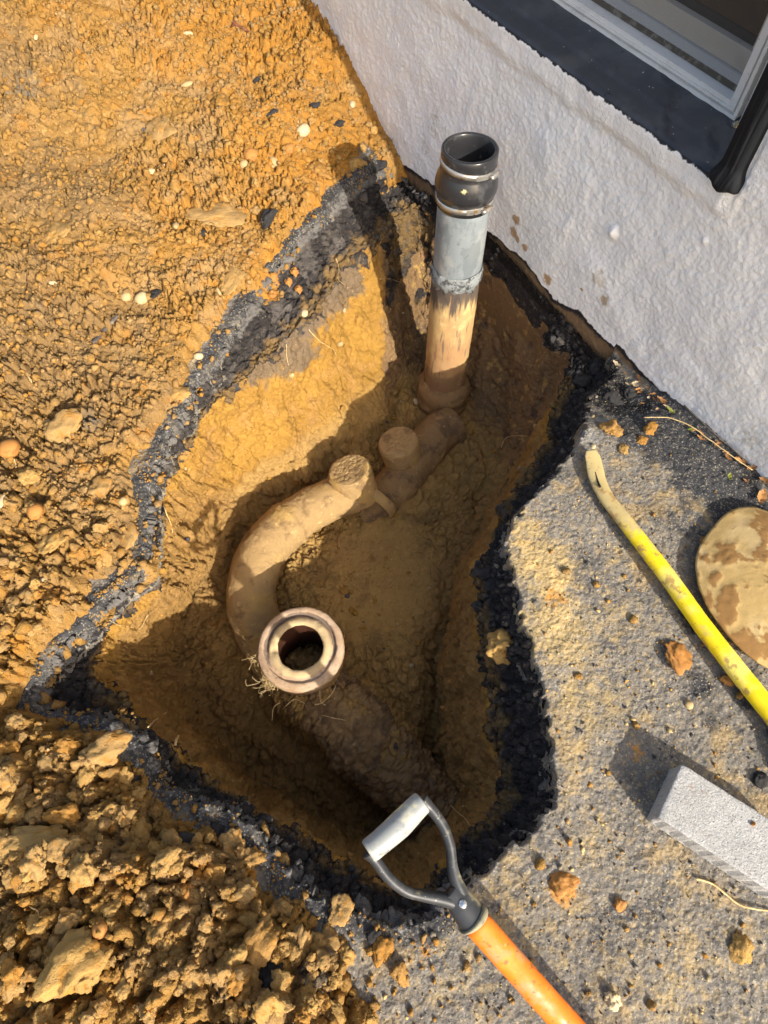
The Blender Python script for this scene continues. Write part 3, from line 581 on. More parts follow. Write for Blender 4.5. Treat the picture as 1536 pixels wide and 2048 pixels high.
# small crumbs of soil over the heap
N = 62000; x = RS.uniform(-1.45, .2, N); y = RS.uniform(-.35, 2.7, N); z, d = heapz(x, y)
near = sst(1.2, .3, y + .3 * (x + .3)); keep = (d > -.02) & (wd(x, y) > .01) & (RS.rand(N) < .55 + .45 * near)
x, y, z, near = x[keep], y[keep], z[keep], near[keep]
cl_ = fbm(p2(x, y, 5.), 3, 15) + .25 * near; k_ = (cl_ > -.10) | (RS.rand(len(x)) < .45); x, y, z, near = x[k_], y[k_], z[k_], near[k_]
far_ = sst(.2, 1.4, y); sz = .0018 + .0014 * far_ + RS.pareto(2.0, len(x)) * (.0016 + .0010 * far_); sz = np.clip(sz, .0018, .0105 + .005 * near)
scatter('soil_crumbs', np.stack([x, y, z], 1), sz, M['soil'], 'fine loose crumbs of orange clay over the spoil heap', sub=1, sink=.42)
N = 260; x = RS.uniform(-1.4, .15, N); y = RS.uniform(-.3, 2.5, N); z, d = heapz(x, y); k_ = (d > .01) & (wd(x, y) > .02); 
scatter('soil_stones', np.stack([x, y, z], 1)[k_], np.clip(.002 + RS.pareto(2.2, k_.sum()) * .0015, .002, .008), M['stone'], 'little grey and cream stones mixed through the spoil', sub=1)
# soil fallen on the bare rim
jj = np.concatenate([RS.randint(int(16 * NT / 42), NT, 1500)]); P = fA[jj].copy(); Cn = P[:, :2] - np.array([0., .75]); Cn /= np.linalg.norm(Cn, axis=1)[:, None]
P[:, :2] += Cn * RS.uniform(-.012, .05, len(jj))[:, None]; zz, dd = pavez(P[:, 0], P[:, 1]); P[:, 2] = zz; P = P[(wd(P[:, 0], P[:, 1]) > .03) & (fbm(P * 12, 2, 3) > -.05)]
scatter('rim_crumbs', P, np.clip(.0015 + RS.pareto(2.4, len(P)) * .0016, .0015, .008), M['soil'], 'orange crumbs spilt on the bare grey rim of the hole')
# grit over the pavement
N = 6500; x = RS.uniform(-.35, 1.1, N); y = RS.uniform(-.3, 1.3, N); z, d = pavez(x, y)
keep = (d < -.004) & (wd(x, y) > .01) & ~inside(x, y, HEAP); x, y, z = x[keep], y[keep], z[keep]
dk_ = blobs(np.stack([x, y, z], 1), [(1330, 850, 110, 1.), (1420, 930, 110, 1.), (1480, 1010, 90, .9)]) < .35; x, y, z = x[dk_], y[dk_], z[dk_]
scatter('grit', np.stack([x, y, z], 1), np.clip(.0011 + RS.pareto(2.6, len(x)) * .0009, .001, .0055), M['grit'], 'tan and grey grit strewn over the asphalt', sub=1)
q_ = np.array([W(RS.uniform(620, 1330), RS.uniform(1830, 2060), 0) for k in range(520)]); w_ = (RS.rand(520) < np.exp(-(proj(q_)[0] - 640) / 190)) ; q_ = q_[w_]; q_[:, 2], dd = pavez(q_[:, 0], q_[:, 1]); q_ = q_[dd < -.003]
q2 = np.array([W(RS.uniform(1040, 1520), RS.uniform(900, 2000), 0) for k in range(150)]); q2[:, 2], dd = pavez(q2[:, 0], q2[:, 1]); q2 = q2[dd < -.003]; q_ = np.concatenate([q_, q2])
scatter('pavement_crumbs', q_, np.clip(.0018 + RS.pareto(1.7, len(q_)) * .0016, .0018, .0085), M['soil'], 'crumbs of orange clay spilt over the pavement', sub=2)
jj = RS.choice(np.where(HV[:, 2] < -.12)[0], 190); scatter('clay_stones', HV[jj], np.clip(.0016 + RS.pareto(2, 190) * .0016, .0016, .008), M['stone'], 'small stones set in the cut clay', sub=2, sink=.6)
# crumbled asphalt and clay on the ledges and the floor of the hole
ii = RS.choice(np.where((HV[:, 2] < -.02))[0], 2600); P = HV[ii]; lz = ii // NT
dark = (lz > 8) & (lz < 62)
scatter('asphalt_crumbs', P[dark][:420], np.clip(.002 + RS.pareto(2.2, min(420, dark.sum())) * .002, .002, .010), M['black'], 'crumbled black asphalt along the broken edge')
fl = (lz > 185)
scatter('clay_crumbs', P[fl][:620], np.clip(.0015 + RS.pareto(2.2, min(620, fl.sum())) * .0015, .0015, .008), M['clay'], 'loose crumbs of clay on the floor of the hole')

# the largest clods of the heap, each one its own object
BIG = [lump(4, 60 + k, .42, .4, .8) for k in range(9)]
BIG.append(lump(3, 88, rnd_=True))
BIGM = [mesh('clod', v, f, M['clod']) for v, f in BIG]
def clod(p, s, group, label, m=None, name='soil_clod', cat='clod', sc=(1, 1, 1), rz=None, k=None, sink=.25):
    k = RS.randint(9) if k is None else k
    me = BIGM[k]
    if m is not None:
        key = (k, m.name)
        if key not in _CM: mm = me.copy(); mm.materials[0] = m; _CM[key] = mm
        me = _CM[key]
    o = bpy.data.objects.new(name, me); COL.objects.link(o)
    o.location = (p[0], p[1], p[2] + s * sc[2] * (1 - 2 * sink) * .7); o.scale = (s * sc[0], s * sc[1], s * sc[2])
    o.rotation_euler = (RS.uniform(-.4, .4), RS.uniform(-.4, .4), RS.uniform(0, 6.28) if rz is None else rz)
    o['label'] = label; o['category'] = cat
    if group: o['group'] = group
    return o
_CM = {}
zones = [((0, 1420), (520, 2040), 175, .008, .023, 'rough clod of orange clay in the coarse spoil nearest the camera', 'clods of the near spoil'),
         ((520, 1700), (780, 2040), 45, .009, .024, 'crumbly clod of clay by the near rim of the hole', 'clods by the near rim'),
         ((0, 960), (290, 1400), 55, .009, .020, 'rounded tan clod of clay left of the broken asphalt', 'clods left of the hole'),
         ((440, 120), (760, 560), 22, .008, .017, 'small orange clod on the spoil between the hole and the white wall', 'clods by the wall')]
for (a, b), (c, d2), n, s0, s1, lab, grp in zones:
    k = 0
    while k < n:
        qx, qy = RS.uniform(a, c), RS.uniform(b, d2); p = W(qx, qy, .03)
        _, dd = heapz(np.array([p[0]]), np.array([p[1]]))
        if dd[0] < .012 or wd(p[0], p[1]) < .03: continue
        p = surf(qx, qy); clod(p, s0 + (s1 - s0) * RS.rand() ** 2.2, grp, lab, sc=(1, RS.uniform(.7, 1), RS.uniform(.6, .9)), sink=.35); k += 1
def spot(px, py, r, label, m, name, cat, sc=(1, 1, .8), rz=0, k=None, sink=.3, group=None):
    p = surf(px, py); s = r * float(proj(p)[2]) / F
    return clod(p, s, group, label, m, name, cat, sc, rz, k, sink)
CL = M['clod']
spot(468, 1690, 30, 'round pale clod sitting on the near heap beside the grey rim', CL, 'soil_clod', 'clod', k=0)
spot(372, 1795, 27, 'round rust orange clod in the middle of the coarse spoil', M['opebble'], 'soil_clod', 'clod', k=3)
spot(518, 1880, 44, 'large oblong grey tan clod, the biggest near the bottom', CL, 'soil_clod', 'clod', sc=(.72, 1.1, .6), rz=-.5, k=1)
spot(205, 1510, 48, 'wide flat cracked clod at the upper end of the coarse spoil', CL, 'soil_clod', 'clod', sc=(1.15, .7, .5), rz=.4, k=4)
spot(130, 1500, 28, 'pale angular clod left of the wide cracked one', CL, 'soil_clod', 'clod', sc=(1, .8, .6), k=5)
spot(60, 1690, 58, 'broad tan slab of clay at the left edge of the near heap', CL, 'soil_clod', 'clod', sc=(1.2, .6, .35), rz=.1, k=6)
spot(150, 1930, 60, 'tall ragged lump of clay at the lower left', CL, 'soil_clod', 'clod', sc=(.8, 1.1, .6), rz=-.4, k=2)
spot(600, 1900, 42, 'reddish upright lump beside the dark asphalt piece', CL, 'soil_clod', 'clod', sc=(.6, 1.1, .6), rz=-.2, k=7)
spot(680, 1820, 24, 'small round clod lying on the bare grey asphalt rim', CL, 'soil_clod', 'clod', k=8)
spot(800, 1948, 21, 'round tan clod on the pavement left of the orange shaft', CL, 'soil_clod', 'clod', k=0)
spot(765, 1900, 26, 'ragged clod on the pavement just past the heap edge', CL, 'soil_clod', 'clod', k=2, sc=(.7, 1, .6))
spot(1003, 1298, 42, 'sandy clod lodged on the dark ledge right of the hole', CL, 'soil_clod', 'clod', sc=(1, .8, .8), k=5)
spot(1128, 1766, 26, 'rusty orange crumbled clod on the pavement right of the grip', M['opebble'], 'soil_clod', 'clod', k=2, sc=(1, .9, .5))
spot(1236, 1808, 12, 'tiny orange clod on the pavement below the rusty one', M['opebble'], 'soil_clod', 'clod', k=1)
spot(1478, 1896, 25, 'tan clod on the pavement near the lower right corner', CL, 'soil_clod', 'clod', sc=(.8, 1, .6), k=6)
spot(1226, 2003, 19, 'pale broken clod at the bottom right of the orange shaft', M['pebble'], 'soil_clod', 'clod', k=7)
spot(1220, 860, 21, 'brown clod at the dark corner by the wall', CL, 'soil_clod', 'clod', k=3, sc=(1, 1, .6))
spot(1298, 862, 15, 'brown clod pressed on the smooth black asphalt', CL, 'soil_clod', 'clod', k=4, sc=(1, 1, .5))
spot(1283, 882, 13, 'smaller brown clod just below its pressed neighbour', CL, 'soil_clod', 'clod', k=5, sc=(1, .8, .5))
spot(1246, 898, 13, 'upright brown clod above the tip of the yellow bar', CL, 'soil_clod', 'clod', k=6, sc=(.7, 1.1, .5))
spot(1428, 1070, 12, 'small orange clod on black asphalt left of the muddy blade', M['opebble'], 'soil_clod', 'clod', k=0)
spot(1408, 1082, 8, 'smallest orange clod left of the muddy blade', M['opebble'], 'soil_clod', 'clod', k=2)
spot(1360, 1315, 24, 'orange clay lump lying left of the yellow bar', M['opebble'], 'soil_clod', 'clod', sc=(1.2, 1.5, .5), k=2)
spot(1452, 1362, 12, 'small orange lump between yellow bar and paver', M['opebble'], 'soil_clod', 'clod', k=3)
for px_i, py_i, r, sc, rz, lab in [(432, 432, 46, (1.2, .8, .22), .2, 'flattened tan slab of clay high on the spoil above the black chunk'), (315, 262, 40, (1, .9, .25), 1., 'smooth curled slab of clay in the upper spoil'),
    (640, 345, 24, (1, .8, .5), 0, 'tan clod near the top rim of the hole'), (715, 330, 16, (1, .9, .7), 0, 'brown clod at the very corner of heap and wall'), (230, 560, 34, (1.2, .8, .25), 2., 'flat clay slab left of the yellow pebbles'),
    (105, 470, 40, (1, 1, .25), .6, 'broad brown slab of clay at the upper left'), (460, 560, 30, (1, .8, .3), 1.2, 'round flattened ochre clod above the grey rim'), (120, 860, 40, (1.1, .9, .35), .2, 'large tan clod in the middle of the left spoil'),
    (195, 985, 30, (1, 1, .5), .4, 'lumpy tan clod left of the rim'), (110, 1080, 36, (1.1, .8, .5), 1.4, 'cracked tan clod low in the left spoil'), (350, 790, 26, (1, 1, .35), .8, 'ochre clod close to the left rim'), (60, 950, 26, (1, .9, .6), 2.2, 'brown clod near the left edge above the orange pebble'),
    (250, 1080, 28, (.8, 1.1, .5), 0, 'tall ochre clod right beside the left rim')]:
    spot(px_i, py_i, r, lab, CL, 'soil_clod', 'clod', sc, rz, sink=.42)
for px_i, py_i, r, lab in [(548, 560, 12, 'upper'), (590, 545, 10, 'right-hand'), (545, 590, 12, 'lower'), (598, 580, 9, 'small low'), (578, 565, 9, 'middle')]:
    spot(px_i, py_i, r, lab + ' bright orange crumb fallen on the grey rim left of the upright pipe', M['opebble'], 'soil_clod', 'clod', k=RS.randint(9))
PB = M['pebble']
for px_i, py_i, r, sc, rz, lab in [
    (546, 329, 17, (1, .95, .8), 0, 'round pale pebble, largest on the spoil left of the white wall'), (283, 597, 15, (1, .85, .7), .3, 'pale yellow pebble beside a black chip in the left spoil'),
    (252, 594, 11, (1, .9, .7), .2, 'small honey pebble left of the pale yellow one'), (608, 627, 9, (1, 1, .7), 0, 'round cream pebble on the grey bank above the clay face'),
    (397, 713, 10, (1, .8, .7), 0, 'pale pebble at the edge of the spoil above the broken asphalt'), (68, 759, 9, (1.5, .5, .5), -.8, 'slim white seed-shaped pebble in the left spoil'),
    (58, 757, 8, (1.5, .4, .5), -.9, 'slimmer white pebble beside its seed-shaped twin'), (104, 567, 9, (1.2, .6, .6), 0, 'small flat white pebble in the left spoil'),
    (88, 1162, 9, (1, .95, .8), 0, 'small cream pebble below the tan clods at left'), (246, 1003, 10, (1, .9, .8), .5, 'pale bean-shaped pebble near the left rim'),
    (374, 169, 10, (1.3, .6, .5), .3, 'white chip of stone high on the spoil'), (4, 1002, 13, (.5, 1.3, .4), 0, 'white chip cut off by the left edge of the photo'),
    (606, 262, 14, (1.1, .9, .8), .6, 'tan pebble high on the heap near the white wall'), (303, 343, 8, (1, .9, .7), 0, 'pale pebble in the middle of the upper spoil'),
    (487, 329, 10, (1, .9, .7), 0, 'tan pebble left of the orange one and the large pale one'), (377, 68, 8, (1.5, .6, .6), 0, 'yellowish pebble near the top of the heap'),
    (352, 452, 10, (.7, 1.2, .6), 0, 'yellow pebble in the flattened clay'), (437, 583, 8, (.5, 1.2, .6), .5, 'slim pebble near the grey rim'), (72, 75, 7, (.6, 1.2, .6), 0, 'tiny yellow chip at the top left'),
    (704, 209, 9, (.8, 1.3, .7), 0, 'tan pebble at the heap edge against the wall'), (95, 850, 12, (.7, 1.2, .6), .3, 'cream chip half buried in the tan soil at left'), (405, 883, 0, (1, 1, 1), 0, ''), (800, 455, 0, (1, 1, 1), 0, ''),
    (680, 688, 7, (1, .8, .7), 0, 'tiny yellow pebble in the sunlit clay face'), (583, 750, 6, (1, .8, .7), 0, 'tiny pebble low in the sunlit clay face'), (833, 803, 8, (1, 1, .8), 0, 'cream pebble stuck beside the pipe collar'),
    (560, 1820, 8, (1, .8, .7), 0, 'pale pebble in the clay beside the oblong clod'), (1186, 893, 6, (1, 1, .7), 0, 'tiny pebble above the tip of the yellow bar'),
    (1430, 1295, 7, (1, .8, .7), 0, 'pale pebble beside the yellow bar'), (1378, 1410, 9, (1, 1, .8), 0, 'tan pebble on dark asphalt above the paver')]:
    if r: spot(px_i, py_i, r, lab, PB, 'pebble', 'pebble', sc, rz, k=9, sink=.45)
for px_i, py_i, r, lab in [(502, 313, 15, 'orange pebble next to the large pale one'), (72, 1025, 17, 'orange pebble among the tan clods at left'), (578, 300, 11, 'rust pebble above the pale ones'), (200, 1860, 16, 'rust brown pebble in the near spoil'), (20, 900, 22, 'orange brown cobble at the left edge')]:
    spot(px_i, py_i, r, lab, M['opebble'], 'pebble', 'pebble', k=9)
BK = M['black']
for px_i, py_i, r, sc, rz, lab in [
    (534, 440, 24, (.55, 1.1, .5), -.4, 'oblong black asphalt chunk on the orange spoil'), (311, 590, 14, (.7, 1.2, .6), 0, 'small black asphalt chip beside the yellow pebbles'),
    (546, 1955, 34, (.8, 1, .7), 0, 'large dark asphalt lump in the near spoil'), (405, 468, 10, (1.3, .7, .5), .2, 'purple grey chip in flattened clay'), (628, 213, 11, (1, .7, .6), 0, 'dark chip near the top of the heap'),
    (678, 248, 10, (1, 1, .6), 0, 'dark chip by the heap edge at the wall'), (545, 227, 9, (1.4, .6, .5), .7, 'thin dark chip on the orange spoil'), (510, 164, 9, (1.4, .6, .5), .4, 'dark flake high on the heap'),
    (435, 1668, 22, (.8, 1, .5), 0, 'flat blue-black asphalt piece at the near rim'), (365, 1680, 18, (1.3, .7, .4), .2, 'flat dark asphalt piece in the near clods'), (605, 1715, 15, (1, .9, .8), 0, 'black lump in the dark groove of the near rim'),
    (745, 1868, 14, (1, 1, .8), 0, 'grey asphalt lump at the near corner of the rim'), (970, 1150, 22, (1, .9, .8), 0, 'black lump on the dark ledge right of the hole'), (985, 1170, 15, (1, 1, .8), 0, 'second black lump below the first on the right ledge'),
    (955, 1215, 13, (1, 1, .8), 0, 'small black lump lowest on the right ledge'), (1030, 1260, 16, (1, 1, .8), 0, 'black lump right of the sandy clod'), (1165, 765, 20, (1, 1, .7), 0, 'black lump at the dark corner by the wall'),
    (1225, 800, 18, (1.1, .9, .7), 0, 'black lump on the asphalt near the wall'), (1262, 790, 15, (1, 1, .7), 0, 'black lump close to the wall foot'), (1195, 740, 16, (1, 1, .7), 0, 'black lump tucked under the wall'),
    (1520, 1560, 16, (1, 1, .7), 0, 'grey stone at the right edge above the paver'), (755, 335, 16, (1, .8, .7), 0, 'black lump at the top of the hole under the wall'), (560, 600, 0, (1, 1, 1), 0, '')]:
    if r: spot(px_i, py_i, r, lab, BK, 'asphalt_chunk', 'asphalt chunk', sc, rz, k=RS.randint(8))

# ------------------------------------------------------------------ white wall, sill, window
house = empty('house_wall', wall(0.3, 0, 0), 'white stucco house wall with a dark sill and a window above the hole', 'wall')
def build_wall():
    S = np.concatenate([np.linspace(-1.9, -1.1, 60), np.arange(-1.09, 1.1, .0032), np.linspace(1.11, 2.2, 60)])
    Hh = np.concatenate([np.linspace(-.75, -.2, 20, endpoint=False), np.arange(-.2, .476, .0032), [.4765]])
    Hr = np.concatenate([[.4765], np.arange(.4797, .80, .0032), np.linspace(.81, 1.1, 12)])
    out = []
    for hh, sl in ((Hh, S), (Hr, S[S > .60])):
        a, b = np.meshgrid(sl, hh, indexing='ij'); s = a.ravel(); h = b.ravel(); P0 = wall(s, h)
        d = fbm(P0 * 3, 3, 201) * .010 + fbm(P0 * 95, 3, 202, .6) * .0020 + np.clip(fbm(P0 * 150, 2, 204), 0, 1) * .0015 + fbm(P0 * 14, 3, 203) * .004
        lip = sst(.405, .44, h + .012 * fbm(P0 * 9, 3, 207)) * (s < .62) * sst(.64, .58, s)
        d = d * (1 - .8 * sst(.43, .472, h) * (s < .61)); d = d * (1 - .35 * lip) + lip * .009 * (1 + .25 * fbm(P0 * 20, 2, 208)) * sst(.50, .47, h + .004)
        # trowelled ridges of paint
        for sa, ha, sb, hb, wr, am in ((.28, .30, .24, .12, .012, .005), (.60, .36, .50, .16, .012, .005), (-.12, .34, -.2, .1, .02, .004), (.36, .12, .7, -.02, .03, .007), (.62, .10, .8, .08, .02, .006), (-.35, .28, -.3, .05, .02, .004)):
            A_ = np.array([sa, ha]); E_ = np.array([sb - sa, hb - ha]); t = np.clip(((s - sa) * E_[0] + (h - ha) * E_[1]) / (E_ @ E_), 0, 1)
            dd = np.hypot(s - sa - t * E_[0], h - ha - t * E_[1]) + fbm(P0 * 12, 2, 211) * .015; d = d + am * .55 * sst(wr * 1.6, 0, dd) * (.5 + fbm(P0 * 16, 2, 214))
        for (cx, cy, r, am) in ((onwall(1226, 465) + (.018, .012)), (onwall(1410, 480) + (.01, .006))):
            d = d + am * sst(r, 0, np.hypot((s - cx), (h - cy) * .8))
        bare = sst(-.005, -.05, h + .03 * fbm(P0 * 7, 3, 205) + np.where(s > .5, -.015, 0) + .04 * sst(.1, -.5, s) + .0 * s)
        bare = bare * sst(.95, .6, s); bare2 = bare
        stain = np.zeros(len(s)); splash = np.zeros(len(s)); cream = sst(.2, -.9, s) * .8 + sst(.40, .46, h) * .4 * (s < .62)
        for qx, qy, r in ((1032, 440, .010), (1026, 465, .010), (1048, 495, .008), (1033, 478, .007), (1096, 558, .011), (1165, 578, .004), (1210, 600, .008)):
            cs, ch = onwall(qx, qy); stain = np.maximum(stain, 1.15 * np.exp(-((s - cs) ** 2 + (h - ch) ** 2) / (1.7 * r) ** 2))
        for qx, qy, r, a_ in ((870, 250, .07, .7), (850, 290, .06, .6), (1200, 555, .03, .9), (1210, 600, .025, .9), (1120, 520, .05, .5), (790, 300, .05, .8), (1310, 730, .1, .5), (1500, 880, .08, .6)):
            cs, ch = onwall(qx, qy); splash = np.maximum(splash, a_ * np.exp(-((s - cs) ** 2 + (h - ch) ** 2) / r ** 2))
        sp = sst(.455, .490, h + .003 * fbm(P0 * 40, 4, 209)) * (s < .60) * (h > .44)
        d = d - .004 * sst(.3, .7, bare)
        V = wall(s, h, d); Fq = quads(len(sl), len(hh)); out.append((V, Fq, dict(bare=bare, stain=stain, splash=splash, cream=cream, sillpaint=sp)))
    k = len(out[0][0]); V = np.concatenate([out[0][0], out[1][0]]); Fq = np.concatenate([out[0][1], out[1][1] + k])
    att = {q: np.concatenate([out[0][2][q], out[1][2][q]]) for q in out[0][2]}
    part('wall', V, Fq, M['stucco'], house, attrs=att)
build_wall()
def wbox(name, s0, s1, h0, h1, o0, o1, m, parent, bev=.0008, label=None):
    c = wall((s0 + s1) / 2, (h0 + h1) / 2, (o0 + o1) / 2)
    V, Fc = box(c, [WD[0], WD[1], 0], [WN[0], WN[1], 0], [0, 0, 1], s1 - s0, o1 - o0, h1 - h0, bev)
    return part(name, V, Fc, m, parent, smooth=False, label=label)
# upper wall above the window and beside it (out of the picture)
wbox('upper_wall', -1.9, .60, 1.3, 3.0, -.20, -.001, M['stucco'], house)
wbox('side_wall', .603, 2.2, 1.1, 3.0, -.20, -.001, M['stucco'], house)
# sill: sloped, hand painted
ss = np.arange(-1.3, .60, .006); oo = np.linspace(.004, -.135, 26); a, b = np.meshgrid(ss, oo, indexing='ij'); s = a.ravel(); o = b.ravel(); P0 = wall(s, s * 0, o)
h = .4745 + (-o) * .17 + fbm(P0 * 8, 3, 221) * .004 + fbm(P0 * 45, 2, 222) * .0012 + .004 * sst(-.045, -.055, o) - .014 * sst(-.004, .004, o)
part('sill', wall(s, h, o), quads(len(ss), len(oo)), M['sill'], house)
# black jamb trim, brush painted, with a rounded foot
hh = np.linspace(.470, 1.3, 160); uu = np.linspace(0, 1, 40); a, b = np.meshgrid(hh, uu, indexing='ij'); h = a.ravel(); u = b.ravel()
foot = sst(.52, .485, h); s = .556 + .048 * u + (u - .5) * .016 * foot; P0 = wall(s, h)
o = -.03 + .052 * np.clip(np.sin(np.pi * np.clip(u * 1.0, 0, 1)), 0, 1) ** .10 + fbm(np.stack([P0[:, 0] * 120, P0[:, 1] * 120, P0[:, 2] * 6], 1), 3, 231) * .0018
o = o + .010 * foot * sst(.470, .482, h); o = np.where(h < .4701, -.03, o)
part('jamb_trim', wall(s, h + .004 * np.sin(u * 9) * foot, o), quads(len(hh), len(uu)), mat('black brushed paint', (.008, .009, .011), [((.018, .018, .021), 'noise', dict(s=60, lo=.5, hi=.7, stretch=(1, 1, .1)))], [('noise', 140, .5, .003, dict(stretch=(1, 1, .06)))], rough=.75, spec=.2), house)
win = bpy.data.objects.new('window', None); COL.objects.link(win); win.parent = house
wl = wall(0, .5, -.12) - np.array(house.location); win.location = tuple(wl)
SL = -1.25
fo = -.12
# outer frame: stepped bottom rail and right stile, mitred look
Lb = []
for h0, h1, o1 in ((.497, .504, fo + .004), (.504, .508, fo - .004), (.508, .513, fo + .002), (.513, .5215, fo - .001)):
    c = wall((SL + .4745 - (h0 - .497)) / 2, (h0 + h1) / 2, (fo - .03 + o1) / 2); Lb.append(box(c, [WD[0], WD[1], 0], [WN[0], WN[1], 0], [0, 0, 1], .4745 - (h0 - .497) - SL, o1 - (fo - .03), h1 - h0 - .0003, .0005))
for s0, s1, o1 in ((.468, .4745, fo + .0035), (.4635, .468, fo - .0045), (.457, .4635, fo + .0015), (.4475, .457, fo - .0015)):
    hb = .497 + (.4745 - s1) ; c = wall((s0 + s1) / 2, (hb + 1.3) / 2, (fo - .03 + o1) / 2); Lb.append(box(c, [WD[0], WD[1], 0], [WN[0], WN[1], 0], [0, 0, 1], s1 - s0 - .0003, o1 - (fo - .03), 1.3 - hb, .0005))
for s0, s1, o1 in ((.475, .483, fo - .016), (.483, .4945, fo + .001), (.4945, .56, fo - .012)):
    c = wall((s0 + s1) / 2, .9, (fo - .04 + o1) / 2); Lb.append(box(c, [WD[0], WD[1], 0], [WN[0], WN[1], 0], [0, 0, 1], s1 - s0 - .0003, o1 - (fo - .04), .80, .0005))
V, Fc = join(Lb); part('frame', V, Fc, M['upvc'], win, smooth=False)
wbox('track', SL, .447, .498, .533, fo - .05, fo - .028, M['track'], win)
Lb = [box(wall((SL + .4545) / 2, .540, fo - .035), [WD[0], WD[1], 0], [WN[0], WN[1], 0], [0, 0, 1], .4545 - SL, .012, .018, .001)]
V, Fc = join(Lb); part('lower_bead', V, Fc, mat('blue white bead', (.66, .68, .70), rough=.4), win, smooth=False)
Lb = [box(wall((SL + .4545) / 2, .5685, fo - .045), [WD[0], WD[1], 0], [WN[0], WN[1], 0], [0, 0, 1], .4545 - SL, .02, .037, .002),
      box(wall(.439, .945, fo - .046), [WD[0], WD[1], 0], [WN[0], WN[1], 0], [0, 0, 1], .029, .02, .71, .002)]
V, Fc = join(Lb); part('sash', V, Fc, M['sash'], win, smooth=False)
wbox('pane', SL, .43, .56, 1.3, fo - .060, fo - .054, M['glass'], win)
wbox('sash_seal', SL, .424, .5875, .601, fo - .0537, fo - .050, mat('black gasket', (.02, .02, .022), rough=.4), win)
# insect screen, a fine woven mesh
ms = bpy.data.materials.new('insect screen'); ms.use_nodes = True; t = ms.node_tree; b = t.nodes['Principled BSDF']; b.inputs['Base Color'].default_value = (.12, .115, .105, 1); b.inputs['Roughness'].default_value = .6
tcn = t.nodes.new('ShaderNodeTexCoord'); mp = t.nodes.new('ShaderNodeMapping'); mp.inputs['Rotation'].default_value = (0, 0, -math.atan2(WD[1], WD[0])); t.links.new(tcn.outputs['Object'], mp.inputs[0])
sp = t.nodes.new('ShaderNodeSeparateXYZ'); t.links.new(mp.outputs[0], sp.inputs[0]); vals = []
for ax in (0, 2):
    mu = t.nodes.new('ShaderNodeMath'); mu.operation = 'MULTIPLY'; mu.inputs[1].default_value = 1 / .0014; t.links.new(sp.outputs[ax], mu.inputs[0])
    fr = t.nodes.new('ShaderNodeMath'); fr.operation = 'FRACT'; t.links.new(mu.outputs[0], fr.inputs[0])
    lt = t.nodes.new('ShaderNodeMath'); lt.operation = 'LESS_THAN'; lt.inputs[1].default_value = .20; t.links.new(fr.outputs[0], lt.inputs[0]); vals.append(lt.outputs[0])
mxx = t.nodes.new('ShaderNodeMath'); mxx.operation = 'MAXIMUM'; t.links.new(vals[0], mxx.inputs[0]); t.links.new(vals[1], mxx.inputs[1]); t.links.new(mxx.outputs[0], b.inputs['Alpha'])
V = wall(np.array([SL, .450, .450, SL]), np.array([.524, .524, 1.3, 1.3]), fo - .024); part('insect_screen', V, [(0, 1, 2, 3)], ms, win, smooth=False)
# grubby weep-hole cover at the corner of the frame
V, Fc = lump(3, 77, .4, .4); c = wall(.486, .499, fo + .012); part('corner_dirt', V * .009 + c, Fc, mat('cobweb dirt', (.20, .17, .12), [((.45, .42, .36), 'noise', dict(s=300, lo=.5, hi=.6))], [('noise', 400, .6, .002)]), house)

# ------------------------------------------------------------------ upright drain pipe
def earthy(V, a=.005, b=.002, seed=0, n=96):
    R = V.reshape(-1, n, 3); out = R - R.mean(1, keepdims=True); rl = np.linalg.norm(out, axis=2, keepdims=True); out = (out / (rl + .004)).reshape(-1, 3)
    cake = sst(-.15, .35, fbm(V * 9, 3, 431 + seed))                # caked earth here, barer ware there
    d = cake * ((clods(V, .022, 441 + seed) - .3) * .0030 + (clods(V, .010, 445 + seed) - .3) * .0020 + .0012) + fbm(V * 90, 3, 451 + seed) * .0009 + fbm(V * 25, 3, 455 + seed) * .0014
    V = V + out * d[:, None]; return wob(V, a * .3, 18, 401 + seed)
def earthy_(V): V = earthy(V, .012, .002, 77); return V + 0
def pax(z): return np.array([.19, 1.385 + (z + .5) / .82 * .035, z])
axis = pax(.32) - pax(-.5); axis /= np.linalg.norm(axis)
up = empty('drain_pipe', pax(-.5), 'upright clay drain pipe with grey sleeve and black rubber coupling on top', 'pipe')
def wob(V, amp, sc, seed): return V + (V - V.mean(0)) * [1, 1, 0] * 0 + np.stack([fbm(V * sc, 3, seed), fbm(V * sc + 5, 3, seed + 1), fbm(V * sc + 9, 3, seed + 2)], 1) * amp
def zr(prof): return [(r, z + .5) for r, z in prof]
def spanprof(zs, r): return [(r, z) for z in zs]
V, Fc = lathe(zr([(.064, z) for k, z in enumerate(np.linspace(-.47, .02, 120))]), pax(-.5), axis, 96); V = wob(V, .0016, 30, 301)
part('clay_barrel', V, Fc, M['clayware'], up, attrs=dict(top=sst(-.16, .01, V[:, 2]) * 1.0, base=sst(-.26, -.38, V[:, 2])))
V, Fc = lathe(zr([(.050, -.02), (.0635, -.02), (.0660, -.004), (.0685, .0), (.0695, .012), (.067, .03), (.066, .034)]), pax(-.5), axis, 96)
V2 = V.copy(); V2[:, 2] += fbm(V * [40, 40, 6], 3, 311) * .022 * sst(.016, -.02, V[:, 2]); V2 = wob(V2, .004, 40, 312); part('joint_mastic', V2, Fc, M['mortar'], up)
V, Fc = lathe(zr([(.056, .01), (.0625, .012), (.0632, .016), (.0632, .19), (.0632, .235), (.056, .235), (.055, .1), (.055, .02)]), pax(-.5), axis, 96)
cs = proj(V); yel = np.exp(-((cs[0] - 893) ** 2 + (cs[1] - 513) ** 2) / 15 ** 2)
part('grey_sleeve', V, Fc, M['pvc'], up, attrs=dict(yellow=yel))
